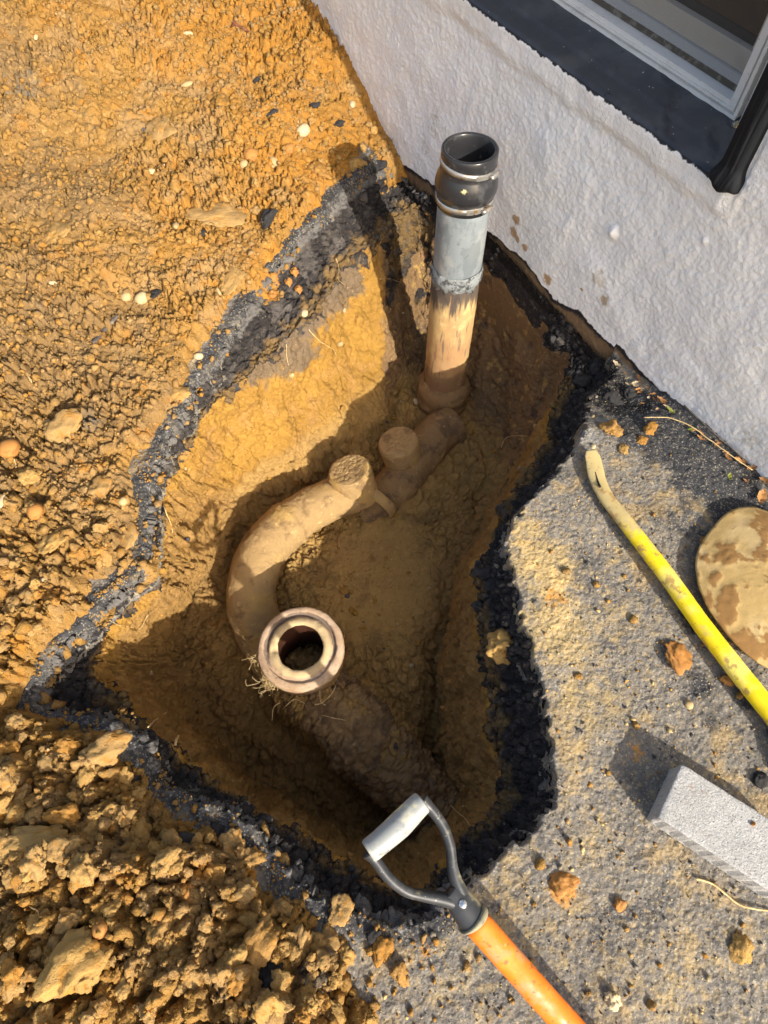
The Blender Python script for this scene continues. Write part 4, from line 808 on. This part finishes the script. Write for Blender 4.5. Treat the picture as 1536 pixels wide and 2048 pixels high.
prof = [(.0648, .207), (.0672, .208), (.0676, .222), (.0674, .236), (.0700, .240), (.0722, .2455), (.0732, .252), (.0728, .262), (.0695, .276), (.0648, .288), (.0632, .292), (.0638, .302), (.0636, .316), (.0640, .324), (.0636, .3355), (.0622, .3375), (.0555, .3375), (.0540, .335), (.0535, .300), (.0535, .27), (.0465, .262), (.0450, .255), (.0450, .18), (.044, -.2)]
V, Fc = lathe(zr(prof), pax(-.5), axis, 96); cs = proj(V); yel = np.exp(-((cs[0] - 930) ** 2 + (cs[1] - 385) ** 2) / 11 ** 2) * .8
cap_n = len(V); V, Fc = V, list(Fc)
coupling = part('rubber_coupling', V, Fc, M['rubber'], up, attrs=dict(yellow=yel))
V, Fc = lathe(zr([(.050, .24), (.054, .243), (.046, .25), (.0455, .24)]), pax(-.5), axis, 64)
# debris lying in the pipe
V, Fc = lathe(zr([(.0449, .250), (.038, .2515), (.03, .249), (.02, .2505), (.01, .248), (.0005, .2495)]), pax(-.5), axis, 64); V = V + np.stack([0 * V[:, 0], 0 * V[:, 0], fbm(V * 120, 3, 5) * .005], 1)
part('silt', V, Fc, mat('dark silt', (.018, .015, .012), [((.10, .08, .06), 'noise', dict(s=150, lo=.55, hi=.65))], [('noise', 200, .8, .003)]), up)
def clamp(zc, r, tilt, ang, name='hose_clamp'):
    c0 = pax(zc); tl = np.array([tilt[0], tilt[1], 1.0]); tl /= np.linalg.norm(tl)
    V, Fc = lathe([(r, -.0062), (r + .0011, -.0062), (r + .0011, .0062), (r, .0062)], c0, tl, 96)
    band = part(name, V, Fc, M['steel'], up)
    u = np.array([math.cos(ang), math.sin(ang), 0.]); u -= tl * (u @ tl); u /= np.linalg.norm(u); v = np.cross(tl, u)
    V, Fc = box(c0 + u * (r + .006), v, u, tl, .018, .010, .014, .0015); part('worm_housing', V, Fc, M['steel'], band, smooth=False)
    a = c0 + u * (r + .0075); V, Fc = tube([a - v * .016 * s for s in (-1, -.2, .6, 1)], [.0045, .0045, .0048, .0048], 12); part('screw', V, Fc, M['steel'], band)
    # slotted tail of the band
    L = []
    for k in range(11):
        a2 = ang - .16 - k * .052; uu = np.array([math.cos(a2), math.sin(a2), 0.]); uu -= tl * (uu @ tl); uu /= np.linalg.norm(uu); vv = np.cross(tl, uu)
        L.append(box(c0 + uu * (r + .0024), vv + tl * .35, uu, tl, .0011, .0012, .009, 0)); L.append(box(c0 + uu * (r + .0019), vv, uu, tl, .0038, .0009, .0118, 0))
    V, Fc = join(L); part('band_tail', V, Fc, M['steel'], band, smooth=False)
clamp(.306, .0640, (.10, .03), math.radians(-38)); clamp(.2225, .0678, (-.02, .06), math.radians(-50))
# socket collar at the foot
zz = np.linspace(-.395, -.59, 60); V, Fc = lathe(zr([(np.interp(-q - .03, [.365, .375, .39, .41, .435, .455, .48, .52, .56], [.064, .072, .080, .083, .080, .084, .081, .075, .06]), q) for q in zz]), pax(-.5), axis, 96)
CK = len(V)
part('socket_collar', earthy_(V), Fc, M['dirtshadepipe'], up)

# ------------------------------------------------------------------ branch with a capped stub (nearer the upright pipe)
br = empty('drain_branch', W(790, 960, -.53), 'earth caked drain branch with a capped stub at the foot of the upright pipe', 'pipe')
path = crom([W(905, 850, -.49), W(875, 868, -.485), W(838, 912, -.49), W(800, 962, -.50), W(762, 1000, -.515), W(725, 1030, -.54)], 220, False)
V, Fc = tube(path, .064, 96); part('barrel', earthy(V, .010, .003, seed=1), Fc, M['dirtshadepipe'], br)
t0 = W(795, 882, -.385); b0 = W(812, 935, -.50); path = np.array([b0 * (1 - t) + t0 * t for t in np.linspace(0, 1, 24)])
def stub(t0, b0, r, parent, seed):
    ax = t0 - b0; Lh = np.linalg.norm(ax); ax = ax / Lh
    V, Fc = lathe([(r * np.interp(q, [0, .6, .9, .97, 1], [.96, 1, 1.04, 1.02, .97]), Lh * q) for q in np.linspace(0, 1, 44)], b0, ax, 96); V = earthy(V, .003, .0012, seed)
    part('stub', V, Fc, M['earthpipe'], parent)
    pr = [(r * (1 - q) * .99 + .0005, Lh * (.985 if q == 0 else 1) + .005 * sst(0, .1, q)) for q in np.linspace(0, 1, 36)]
    V, Fc = lathe(pr, b0, ax, 96); V = V + ax * ((clods(V, .016, 60 + seed) - .3) * .0028 + fbm(V * 70, 3, 66 + seed) * .001)[:, None]; part('cap', V, Fc, M['earthpipe'], parent)
stub(t0, b0, .0585, br, 5)
# ------------------------------------------------------------------ curved trap with its own capped end
tp = empty('drain_bend', W(520, 1150, -.5), 'thick curved clay drain bend with a round capped end, covered in ochre earth', 'pipe')
path = crom([W(705, 985, -.42), W(660, 1000, -.415), W(600, 1032, -.41), W(553, 1070, -.41), W(518, 1118, -.415), W(503, 1180, -.43), W(512, 1245, -.46), W(545, 1310, -.50), W(590, 1370, -.54)], 320, False)
V, Fc = tube(path, np.interp(np.linspace(0, 1, 320), [0, .18, .28, .30, .34, 1], [.060, .060, .060, .066, .0645, .066]), 96); part('barrel', earthy(V, .006, .0025, 9), Fc, M['earthpipe'], tp)
stub(W(698, 941, -.335), W(718, 990, -.44), .0600, tp, 15)
V, Fc = lathe([(.062, 0), (.070, .004), (.072, .02), (.066, .03)], W(742, 1010, -.47), W(770, 960, -.46) - W(720, 1030, -.48), 96)
part('joint_collar', earthy(V, .004, .002, 21), Fc, M['earthpipe'], tp)

# ------------------------------------------------------------------ open clay socket in the middle of the hole
sc0 = W(601, 1296, -.275); sock = empty('clay_socket_pipe', sc0 - [0, 0, .25], 'open round clay socket standing in the hole with root hairs round it', 'pipe')
ax = np.array([-.03, -.05, 1.0]); ax /= np.linalg.norm(ax)
prof = [(.070, -.26), (.072, -.20), (.075, -.12), (.084, -.085), (.094, -.070), (.0985, -.055), (.0995, -.040), (.098, -.030), (.1005, -.022), (.101, -.008), (.0995, 0), (.096, .0025), (.090, .0035), (.084, .003), (.0825, .0005), (.081, -.003), (.0785, -.0035), (.0755, -.001), (.073, .003), (.0705, .006), (.067, .009), (.061, .0105), (.056, .010), (.0530, .007), (.0522, .002), (.0518, -.02), (.0515, -.08), (.051, -.2), (.050, -.42), (.001, -.43)]
V, Fc = lathe(prof, sc0, ax, 128); n = 128; ri = np.repeat(np.arange(len(prof)), n); ang = np.tile(np.arange(n) * 2 * math.pi / n, len(prof))
# mortar fills the near side of the groove
pb = crom([W(600, 1345, -.46), W(640, 1390, -.45), W(690, 1440, -.455), W(750, 1500, -.475), W(815, 1562, -.50), W(880, 1625, -.53)], 260, False)
Vb_, Fb_ = tube(pb, np.interp(np.linspace(0, 1, 260), [0, .15, .45, .5, .56, .62, 1], [.070, .082, .084, .092, .090, .084, .080]), 96)
Rb = Vb_.reshape(-1, 96, 3); ob = Rb - Rb.mean(1, keepdims=True); ob /= np.linalg.norm(ob, axis=2, keepdims=True); ob = ob.reshape(-1, 3)
Vb_ = Vb_ + ob * ((clods(Vb_, .045, 851) - .4) * .016 + (clods(Vb_, .018, 852) - .4) * .008 + (clods(Vb_, .008, 853) - .4) * .003 + fbm(Vb_ * 12, 3, 854) * .014)[:, None]
part('buried_barrel', Vb_, Fb_, M['dirtshadepipe'], sock)
near_ = sst(-.2, .8, -np.sin(ang)); V = V + ax * (np.where((ri >= 13) & (ri <= 17), .005, 0) * near_)[:, None]
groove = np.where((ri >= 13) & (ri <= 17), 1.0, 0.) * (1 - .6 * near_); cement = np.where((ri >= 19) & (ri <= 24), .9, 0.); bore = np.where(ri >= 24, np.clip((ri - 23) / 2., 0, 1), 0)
V = wob(V, .0022, 45, 501); V = wob(V, .0010, 140, 505); chip = np.exp(-((ang - 3.25) / .16) ** 2) * ((ri >= 20) & (ri <= 26)); V = V - ax * (chip * .008)[:, None]
# finer skin
part('socket', V, Fc, M['ringclay'], sock, attrs=dict(groove=groove, cement=cement, bore=bore, under=np.where(ri < 8, .9, 0.)))
L = []
c = W(540, 1365, -.30)
for k in range(46):
    a = c + RS.normal(0, .008, 3); pts = [a]
    dr = RS.normal(0, 1, 3); dr[2] -= .5
    for q in range(9): dr = dr * .75 + RS.normal(0, .7, 3); pts.append(pts[-1] + dr / np.linalg.norm(dr) * .0055)
    pts = crom(pts, 22, False); L.append(tube(pts, np.linspace(.0006, .00035, 22), 5))
for k in range(10):
    a = W(512, 1320, -.285) + RS.normal(0, .004, 3); pts = [a]; dr = np.array([-1, .3, 0.]) + RS.normal(0, .5, 3)
    for q in range(6): dr = dr * .8 + RS.normal(0, .6, 3); pts.append(pts[-1] + dr / np.linalg.norm(dr) * .006)
    L.append(tube(crom(pts, 16, False), .0005, 5))
for pts in ([(630, 1398), (645, 1395), (665, 1375), (672, 1360)], [(640, 1370), (642, 1392), (652, 1400)], [(560, 1395), (548, 1405), (545, 1430)], [(572, 1402), (590, 1388), (610, 1396)]):
    L.append(tube(crom([W(q[0], q[1], -.295) + [0, -.012, 0] for q in pts], 20, False), .0008, 5))
V, Fc = join(L); part('root_hairs', V, Fc, M['root'], sock)
# ------------------------------------------------------------------ roots, twigs, stems
def strand(name, pts, r0, r1, m, label, cat, lift=.005, smooth=40, fixed=None, nz=.0015):
    P = []
    for q in pts:
        P.append(surf(q[0], q[1]) + [0, 0, lift + (q[2] if len(q) > 2 else 0)])
    P = crom(P, smooth, False); P = P + np.stack([fbm(P * 40, 2, 7 + k) for k in range(3)], 1) * nz
    V, Fc = tube(P, np.linspace(r0, r1, smooth), 7); return part(name, V, Fc, m, loc=P[0], label=label, cat=cat)
RT = M['root']
strand('wire', [(1390, 1758), (1420, 1766), (1445, 1785), (1475, 1808), (1500, 1816), (1540, 1822), (1600, 1835)], .0017, .0015, RT, 'thin pale stem lying on the pavement below the paver', 'stem', .004)
strand('root', [(333, 1022, .01), (340, 1040, .02), (348, 1058, .02), (349, 1072, .01)], .0016, .0008, RT, 'short pale root sticking out under the left rim', 'root', .006)
strand('root', [(222, 1243, .005), (240, 1252), (262, 1256), (285, 1262, .01), (298, 1240, .012), (310, 1224, .01)], .001, .0006, RT, 'forked thin root on the left side of the hole', 'root', .006)
strand('root', [(302, 1458, .01), (320, 1445, .02), (340, 1430, .02)], .0016, .0009, RT, 'straw-like root at the near left ledge', 'root', .008)
strand('root', [(760, 563, .004), (780, 566, .01), (802, 574, .012)], .0012, .0007, RT, 'pale root sticking from the clay behind the upright pipe', 'root', .006)
strand('root', [(618, 662), (640, 685), (665, 700), (672, 712)], .001, .0006, RT, 'hair root across the sunlit clay face', 'root', .005)
strand('root', [(573, 690), (574, 715), (580, 745), (590, 772)], .0009, .0006, RT, 'vertical hair root low on the sunlit clay face', 'root', .005)
strand('root', [(672, 520), (678, 540), (676, 560), (690, 572)], .0008, .0005, RT, 'fine root in the grey bank near the top of the clay face', 'root', .005)
strand('root', [(1002, 898, .0), (1008, 886, .015), (1030, 882, .02), (1052, 880, .01)], .0012, .0007, RT, 'pale hooked root sticking out of the right clay edge', 'root', .008)
strand('root', [(645, 1436, .02), (670, 1442, .022), (692, 1445, .02)], .0011, .0008, RT, 'straight pale straw on the earth below the open socket', 'root', .008)
strand('root', [(900, 1612, .005), (916, 1628, .008), (925, 1635, .01), (938, 1652, .006)], .0009, .0006, RT, 'thin kinked root on the clay right of the shovel grip', 'root', .008)
strand('stem', [(1284, 840, .004), (1330, 845, .012), (1370, 862, .016), (1410, 888, .014), (1450, 915, .01), (1500, 945, .004)], .0013, .001, RT, 'long dry grass stem along the foot of the white wall', 'stem', .006)
strand('stem', [(1365, 815, .004), (1395, 850, .01), (1440, 890, .01), (1490, 930, .006)], .0015, .001, M['darkwood'], 'brown creeping stem close against the wall foot', 'stem', .006)
strand('root', [(228, 705), (238, 720), (248, 735)], .0009, .0006, RT, 'short pale straw beside the grey splinter', 'root', .004)
strand('root', [(118, 653), (130, 668), (150, 690)], .0008, .0006, RT, 'hair-thin pale straw in the left spoil', 'root', .004)
strand('root', [(30, 920), (34, 935), (28, 948)], .0009, .0006, RT, 'tiny curled root at the left edge', 'root', .004)
strand('root', [(62, 1812), (78, 1822), (80, 1840), (72, 1850)], .0009, .0006, RT, 'curled yellow root in the near heap', 'root', .006)
strand('root', [(355, 1492, .01), (360, 1484, .02), (364, 1476, .02)], .0028, .0022, RT, 'stubby root end on the near ledge', 'root', .006)
strand('root', [(950, 600, .0), (946, 640), (940, 690), (936, 720)], .0008, .0005, RT, 'thin root hanging behind the upright pipe', 'root', .006)
def splinter(pts, w_, t_, m, name, label, cat):
    P = crom([surf(*q) + [0, 0, .011] for q in pts], 16, False); r = w_ * np.array([.4, .8, 1, .9, 1, 1, .9, 1, .95, 1, .85, .9, 1, .8, .7, .3]) * RS.uniform(.85, 1.1, 16)
    V, Fc = tube(P, r, 8, rad2=r * t_); part(name, wob(V, .0012, 90, 61), Fc, m, loc=P[0], label=label, cat=cat)
splinter([(190, 692), (214, 664), (238, 638)], .0075, .45, M['darkwood'], 'wood_splinter', 'dark grey weathered splinter lying on the left spoil', 'splinter')
splinter([(466, 52), (482, 62), (500, 72)], .0055, .6, M['rustwood'], 'twig', 'red brown twig near the top of the heap', 'twig')
splinter([(466, 62), (470, 52), (474, 46)], .004, .6, M['rustwood'], 'twig', 'short dark twig crossing the red brown one', 'twig')
def leaf(px, py, L_, w_, ang, m, label, lift=.006, group=None):
    p = surf(px, py); n = 9; V = []; a = ang
    for i in range(n):
        t = i / (n - 1); x = (t - .5) * L_; ww = w_ * math.sin(math.pi * (t * .94 + .03)) ** .8
        for s in (-1, -.45, 0, .45, 1): V.append([x, s * ww * .5 * (1 + .15 * math.sin(i * 2.3 + s)), .18 * abs(s) * w_ + .22 * L_ * (t - .5) ** 2 * 2 + .0015 * math.sin(i * 1.9 + s * 3)])
    V = np.array(V); R = np.array([[math.cos(a), -math.sin(a), 0], [math.sin(a), math.cos(a), 0], [0, 0, 1]]); V = V @ R.T
    Fq = [tuple(q) for q in quads(n, 5)]; V = V + p + [0, 0, lift]
    part('leaf', V, Fq, m, loc=p, label=label, cat='leaf', group=group)
for k, (qx, qy, l_, w_, a_, mm, lab) in enumerate([
    (1232, 732, .026, .011, -.9, 'leaf', 'orange dry leaf at the top of the litter line under the wall'), (1268, 770, .020, .010, .4, 'leaf', 'curled brown leaf at the wall foot'), (1275, 758, .018, .008, 1.6, 'leaf', 'narrow brown leaf upright against the wall'),
    (1322, 803, .028, .009, -.7, 'leaf', 'reddish leaf halfway along the wall foot'), (1340, 825, .026, .009, -.9, 'greenleaf', 'yellow green leaf beside the reddish one'), (1380, 862, .018, .007, .2, 'greenleaf', 'small green leaf by the grass stem'),
    (1400, 880, .022, .008, -.8, 'leaf', 'brown leaf under the grass stem'), (1432, 893, .020, .010, .5, 'leaf', 'pale brown leaf near the stem end'), (1457, 957, .020, .009, 1.4, 'greenleaf', 'green yellow leaf standing away from the wall'),
    (1478, 925, .028, .011, -.5, 'leaf', 'tan leaf in the litter at right'), (1500, 940, .026, .012, .3, 'leaf', 'grey tan leaf above the muddy blade'), (1520, 998, .040, .020, 1.1, 'leaf', 'large pale crumpled leaf above the muddy blade'), (1528, 965, .03, .014, -.4, 'leaf', 'pale leaf at the right edge by the wall'),
    (1452, 915, .016, .008, 1.2, 'leaf', 'little rust leaf in the litter at right')]):
    leaf(qx, qy, l_, w_, a_, M[mm], lab)
for k in range(26):
    t = RS.rand(); qx = 1245 + 270 * t + RS.normal(0, 7); qy = 752 + 205 * t + RS.normal(0, 8)
    leaf(qx, qy, RS.uniform(.008, .018), RS.uniform(.003, .007), RS.uniform(0, 6.28), M['leaf'], 'small fragment of brown leaf litter along the wall foot', .004, 'leaf litter under the wall')

# ------------------------------------------------------------------ orange shafted shovel with D grip
def sh(px, py): 
    # plane in which the tool lies: it comes down towards the lower right
    return W(px, py, .155 - .075 * (((px - 940) * .5 + (py - 1850) * .6) / 240))
s0, s1 = sh(947, 1839), sh(1146, 2062); dirn = (s1 - s0) / np.linalg.norm(s1 - s0)
shov = empty('shovel', s1, 'orange shafted shovel with a black D grip reaching over the near corner of the hole', 'shovel')
end = s1 + dirn * .50; P = np.array([s0 * (1 - t) + end * t for t in np.linspace(0, 1, 60)])
V, Fc = tube(P, .0196, 40); part('shaft', wob(V, .0005, 20, 601), Fc, M['orange'], shov)
# small grey sticker on the shaft at the bottom of the photo
lb = sh(1128, 2036); view = np.array([0, 0, H]) - lb; view /= np.linalg.norm(view)
cc = s0 + dirn * ((lb - s0) @ dirn); u = view - dirn * (view @ dirn); u /= np.linalg.norm(u); v = np.cross(dirn, u)
rowsV = []
for a in np.linspace(-.1, .85, 12):
    for q in (0.0, .045): rowsV.append(cc + dirn * q + (u * math.cos(a) + v * math.sin(a)) * .0201)
part('sticker', rowsV, quads(12, 2), mat('grey sticker', (.20, .21, .19), [((.75, .30, .08), 'cell', dict(s=60, lo=.6, hi=.62))], rough=.5), shov)
hN = view
def hp(px, py, k=0.0): return sh(px, py) + hN * k
grip = empty('d_grip', s0 * 1.0, '', ''); 
for kk in ('label', 'category'): del grip[kk]
grip.parent = shov; grip.location = tuple(s0 - s1)
neck = crom([hp(946, 1838), hp(940, 1831), hp(928, 1814), hp(915, 1797), hp(899, 1781)], 30, False)
V, Fc = tube(neck, np.interp(np.linspace(0, 1, 30), [0, .1, .55, 1], [.0225, .0220, .0205, .0165]), 40, up=hN, rad2=np.interp(np.linspace(0, 1, 30), [0, .6, 1], [.0225, .016, .009]))
part('neck', V, Fc, M['handle'], grip, attrs=dict(mud=sst(0.2, .9, np.abs(((V - s0) @ np.cross(dirn, hN)) / .026)) * .75))
V, Fc = tube([hp(942, 1834), hp(944, 1836), hp(947, 1840), hp(949, 1843)], [.0225, .0245, .0245, .0225], 40, up=hN); part('collar', V, Fc, mat('olive rubber', (.25, .23, .15), [((.10, .10, .09), 'noise', dict(s=50, lo=.5, hi=.65))], rough=.7), grip)
for pts in ([(738, 1703), (752, 1722), (778, 1756), (812, 1782), (846, 1791), (876, 1796), (900, 1802), (922, 1812)], [(842, 1600), (862, 1618), (886, 1652), (900, 1692), (904, 1730), (910, 1756), (921, 1782), (930, 1806)]):
    P = crom([hp(*q) for q in pts], 50, False); rr = np.interp(np.linspace(0, 1, 50), [0, .12, .5, .8, 1], [.0115, .0080, .0072, .0095, .0105])
    V, Fc = tube(P, rr, 20, up=hN, rad2=rr * 1.15); part('arm', V, Fc, M['handle'], grip, attrs=dict(mud=np.full(len(V), .30)))
# web filling the crotch of the D
web = [hp(q[0], q[1], k) for k in (.008, -.008) for q in ((858, 1790), (880, 1793), (905, 1765), (908, 1735), (915, 1790), (905, 1812))]
P = crom([hp(736, 1704), hp(765, 1680), hp(800, 1649), hp(830, 1618), hp(846, 1603)], 40, False)
rr = np.interp(np.linspace(0, 1, 40), [0, .05, .2, .5, .8, .95, 1], [.0145, .0165, .0165, .0180, .0165, .0160, .013])
V, Fc = tube(P, rr, 32, up=hN); part('handle', V, Fc, M['grip'], grip)
rv = sh(928, 1811) + hN * .0165; V, Fc = lathe([(.0062, -.002), (.0062, .001), (.005, .003), (.0025, .0042), (.0003, .0044)], rv, hN, 24); part('rivet', V, Fc, mat('bright steel', (.7, .72, .74), rough=.25, metal=.9, spec=.5), grip)
# blade, outside the picture
bl = end; side = np.cross(dirn, [0, 0, 1]); side /= np.linalg.norm(side); upv = np.cross(side, dirn)
a, b = np.meshgrid(np.linspace(0, 1, 24), np.linspace(-1, 1, 20), indexing='ij'); a = a.ravel(); b = b.ravel(); wdt = .10 * np.sqrt(np.clip(1 - (np.clip(a - .55, 0, 1) / .46) ** 2, 0.02, 1))
V = bl[None] + np.outer(a * .28, dirn) + np.outer(b * wdt, side) + np.outer(.03 * b * b - .01 - .02 * np.sin(a * 3), upv); V[:, 2] = np.maximum(V[:, 2], .004)
n0 = len(V); V = np.concatenate([V, V + upv * .0025]); q = quads(24, 20); part('blade', V, np.concatenate([q, q + n0]), M['steel'], shov)

# ------------------------------------------------------------------ yellow bar
bar = [(1182, 902, .024), (1187, 920, .022), (1195, 958, .020), (1213, 995, .022), (1248, 1040, .024), (1288, 1092, .026), (1338, 1157, .028), (1404, 1250, .030), (1455, 1316, .032), (1520, 1398, .034), (1600, 1496, .036), (1720, 1640, .038)]
# lay along the real ground
P = crom([W(*q) for q in bar], 200, False); t = np.linspace(0, 1, 200)
ln = np.concatenate([[0], np.cumsum(np.linalg.norm(np.diff(P, axis=0), axis=1))])
r1 = np.interp(ln, [0, .012, .05, .12, .2, .6, 1.2], [.012, .0165, .0185, .0165, .0165, .0185, .0195]); r2 = np.interp(ln, [0, .03, .10, .18, .6, 1.2], [.0022, .0035, .009, .0145, .0185, .0195])
yb = empty('pry_bar', P[100], 'long yellow painted bar with a worn flattened tip lying beside the hole', 'bar')
V, Fc = tube(P, r1, 40, rad2=r2); V = wob(V, .0006, 60, 701); lv = np.repeat(ln, 40)
part('bar', V, Fc, M['yellow'], yb, attrs=dict(worn=sst(.26, .06, lv) * .95 + .34 * sst(.9, .2, lv)))
nP = crom([W(1191, 944, .0265), W(1195, 960, .0275), W(1200, 974, .033)], 10, False); V, Fc = tube(nP, np.linspace(.0004, .0032, 10), 10, rad2=np.linspace(.0004, .002, 10)); part('nail_slot', V, Fc, mat('slot', (.02, .018, .015)), yb)
V, Fc = tube(crom([W(1452, 1318, .060) + [-.014, -.012, -.018], W(1436, 1322, .05) + [0, 0, -.02]], 6, False), .0012, 6)

# ------------------------------------------------------------------ muddy round blade at the right edge
bc = W(1566, 1178, .035); sp_o = empty('muddy_spade', [bc[0], bc[1], 0], 'round spade blade caked with pale dried mud at the right edge', 'spade')
R0 = abs(W(1412, 1200, .035)[0] - bc[0]); a = np.linspace(0, 2 * math.pi, 120, endpoint=False); rr = np.linspace(0.001, 1, 40); Aa, Rr = np.meshgrid(a, rr, indexing='xy'); A_ = Aa.ravel(); r = Rr.ravel()
outl = 1 + .09 * np.exp(-((A_ - 1.75) / .35) ** 2) + .015 * fbm(np.stack([np.cos(A_), np.sin(A_), 0 * A_], 1) * 3, 3, 88) + .03 * np.cos(2 * A_ + 1.2) + .10 * np.clip(np.cos(A_), 0, 1) ** 2 + .012 * np.sin(5 * A_)
V = np.stack([bc[0] + R0 * r * outl * np.cos(A_), bc[1] + R0 * 1.13 * r * outl * np.sin(A_), .045 - .020 * r ** 2 + .004 * np.sin(A_ * 2) * r], 1)
X, Y, D_ = proj(V); mp_ = np.zeros(len(V))
for qx, qy, q1, q2 in ((1455, 1215, 30, 38), (1450, 1115, 34, 26), (1530, 1110, 34, 24), (1530, 1050, 34, 26), (1500, 1285, 46, 26), (1530, 1290, 40, 24), (1425, 1160, 16, 20), (1440, 1255, 14, 18)): mp_ = np.maximum(mp_, np.exp(-(((X - qx) / q1) ** 2 + ((Y - qy) / q2) ** 2)))
mf = sst(.22, .80, mp_ * .9 + .65 * fbm(V * 34, 5, 81, .65) + .10 + .25 * sst(.86, 1.0, r)); V[:, 2] += mf * (.0012 + .0030 * clods(V, .010, 82)) + fbm(V * 60, 3, 83) * .0008
q = quads(40, 120, True); n0 = len(V); Vb = V.copy(); Vb[:, 2] -= .0035; edge_ = np.array([[39 * 120 + j, 39 * 120 + (j + 1) % 120, n0 + 39 * 120 + (j + 1) % 120, n0 + 39 * 120 + j] for j in range(120)])
part('blade', np.concatenate([V, Vb]), np.concatenate([q, (q + n0)[:, ::-1], edge_]), M['mudsteel'], sp_o, attrs=dict(mudp=np.concatenate([mf, mf * 0])))
V, Fc = tube([bc + [R0 * .9, .02, 0], bc + [R0 * 1.4, .05, .01], bc + [R0 * 3, .12, .02]], [.022, .022, .02], 24); part('socket', V, Fc, M['steel'], sp_o)

# ------------------------------------------------------------------ concrete paver
c0, c1 = W(1363, 1527, .057), W(1315, 1634, .057); e1 = (c1 - c0) / np.linalg.norm(c1 - c0); e2 = np.array([-e1[1], e1[0], 0.]); 
if e2[0] < 0: e2 = -e2
wdt = np.linalg.norm(c1 - c0); ln_ = .205; bm = bmesh.new(); bmesh.ops.create_cube(bm, size=1.0)
bmesh.ops.subdivide_edges(bm, edges=bm.edges[:], cuts=40, use_grid_fill=True); V = np.array([v.co[:] for v in bm.verts]); Fc = [tuple(v.index for v in f.verts) for f in bm.faces]; bm.free()
Vl = V * [ln_, wdt, .057]
# worn arrises, chipped and ribbed sides
for ax_a, ax_b, ha, hb in ((0, 1, ln_ / 2, wdt / 2), (0, 2, ln_ / 2, .0285), (1, 2, wdt / 2, .0285)):
    pass
nn = np.linalg.norm(V * 2, axis=1, keepdims=True); ex = np.sort(np.abs(V * 2), axis=1); ed = sst(.94, 1.0, ex[:, 1]); Vl *= (1 - .024 * ed * (1 + 1.2 * fbm(Vl * 60, 3, 901)))[:, None]
Vl += np.stack([fbm(Vl * 60, 3, 905 + k) for k in range(3)], 1) * .0007
sidem = (np.abs(V[:, 1]) > .499) & (np.abs(V[:, 0]) < .47); rib = np.abs(((V[:, 0] * ln_ / .0125) % 1) - .5) * 2; Vl[:, 1] -= np.where(sidem, np.sign(V[:, 1]) * .0035 * sst(.5, .9, rib) * sst(.47, .42, np.abs(V[:, 2])), 0)
cen = (c0 + c1) / 2 + e2 * ln_ / 2; cen[2] = .0285 + .001
Vw = np.outer(Vl[:, 0], e2) + np.outer(Vl[:, 1], e1) + np.outer(Vl[:, 2], [0, 0, 1]) + cen
part('concrete_paver', Vw, Fc, M['concrete'], loc=[cen[0], cen[1], 0], label='pale grey concrete paver with ribbed sides lying on the pavement at right', cat='paver')
p = W(1505, 1648, .058); o_ = clod(p, .0035, None, 'tiny orange crumb on top of the concrete paver', M['opebble'], 'soil_clod', 'clod')
# weathered plank whose edge just shows at the right
P = [W(1531, 1440, .01), W(1560, 1560, .01)]; V, Fc = box((P[0] + P[1]) / 2 + [.018, 0, .004], (P[1] - P[0]) / np.linalg.norm(P[1] - P[0]), np.array([1, .25, 0]) / 1.03, [0, 0, 1], np.linalg.norm(P[1] - P[0]), .03, .022, .002)
part('timber_batten', V, Fc, mat('grey green timber', (.22, .22, .17), [((.12, .12, .10), 'noise', dict(s=40, lo=.5, hi=.6))], [('noise', 90, .4, .002)]), loc=(P[0] + P[1]) / 2, label='grey green timber batten just showing at the right edge', cat='batten')
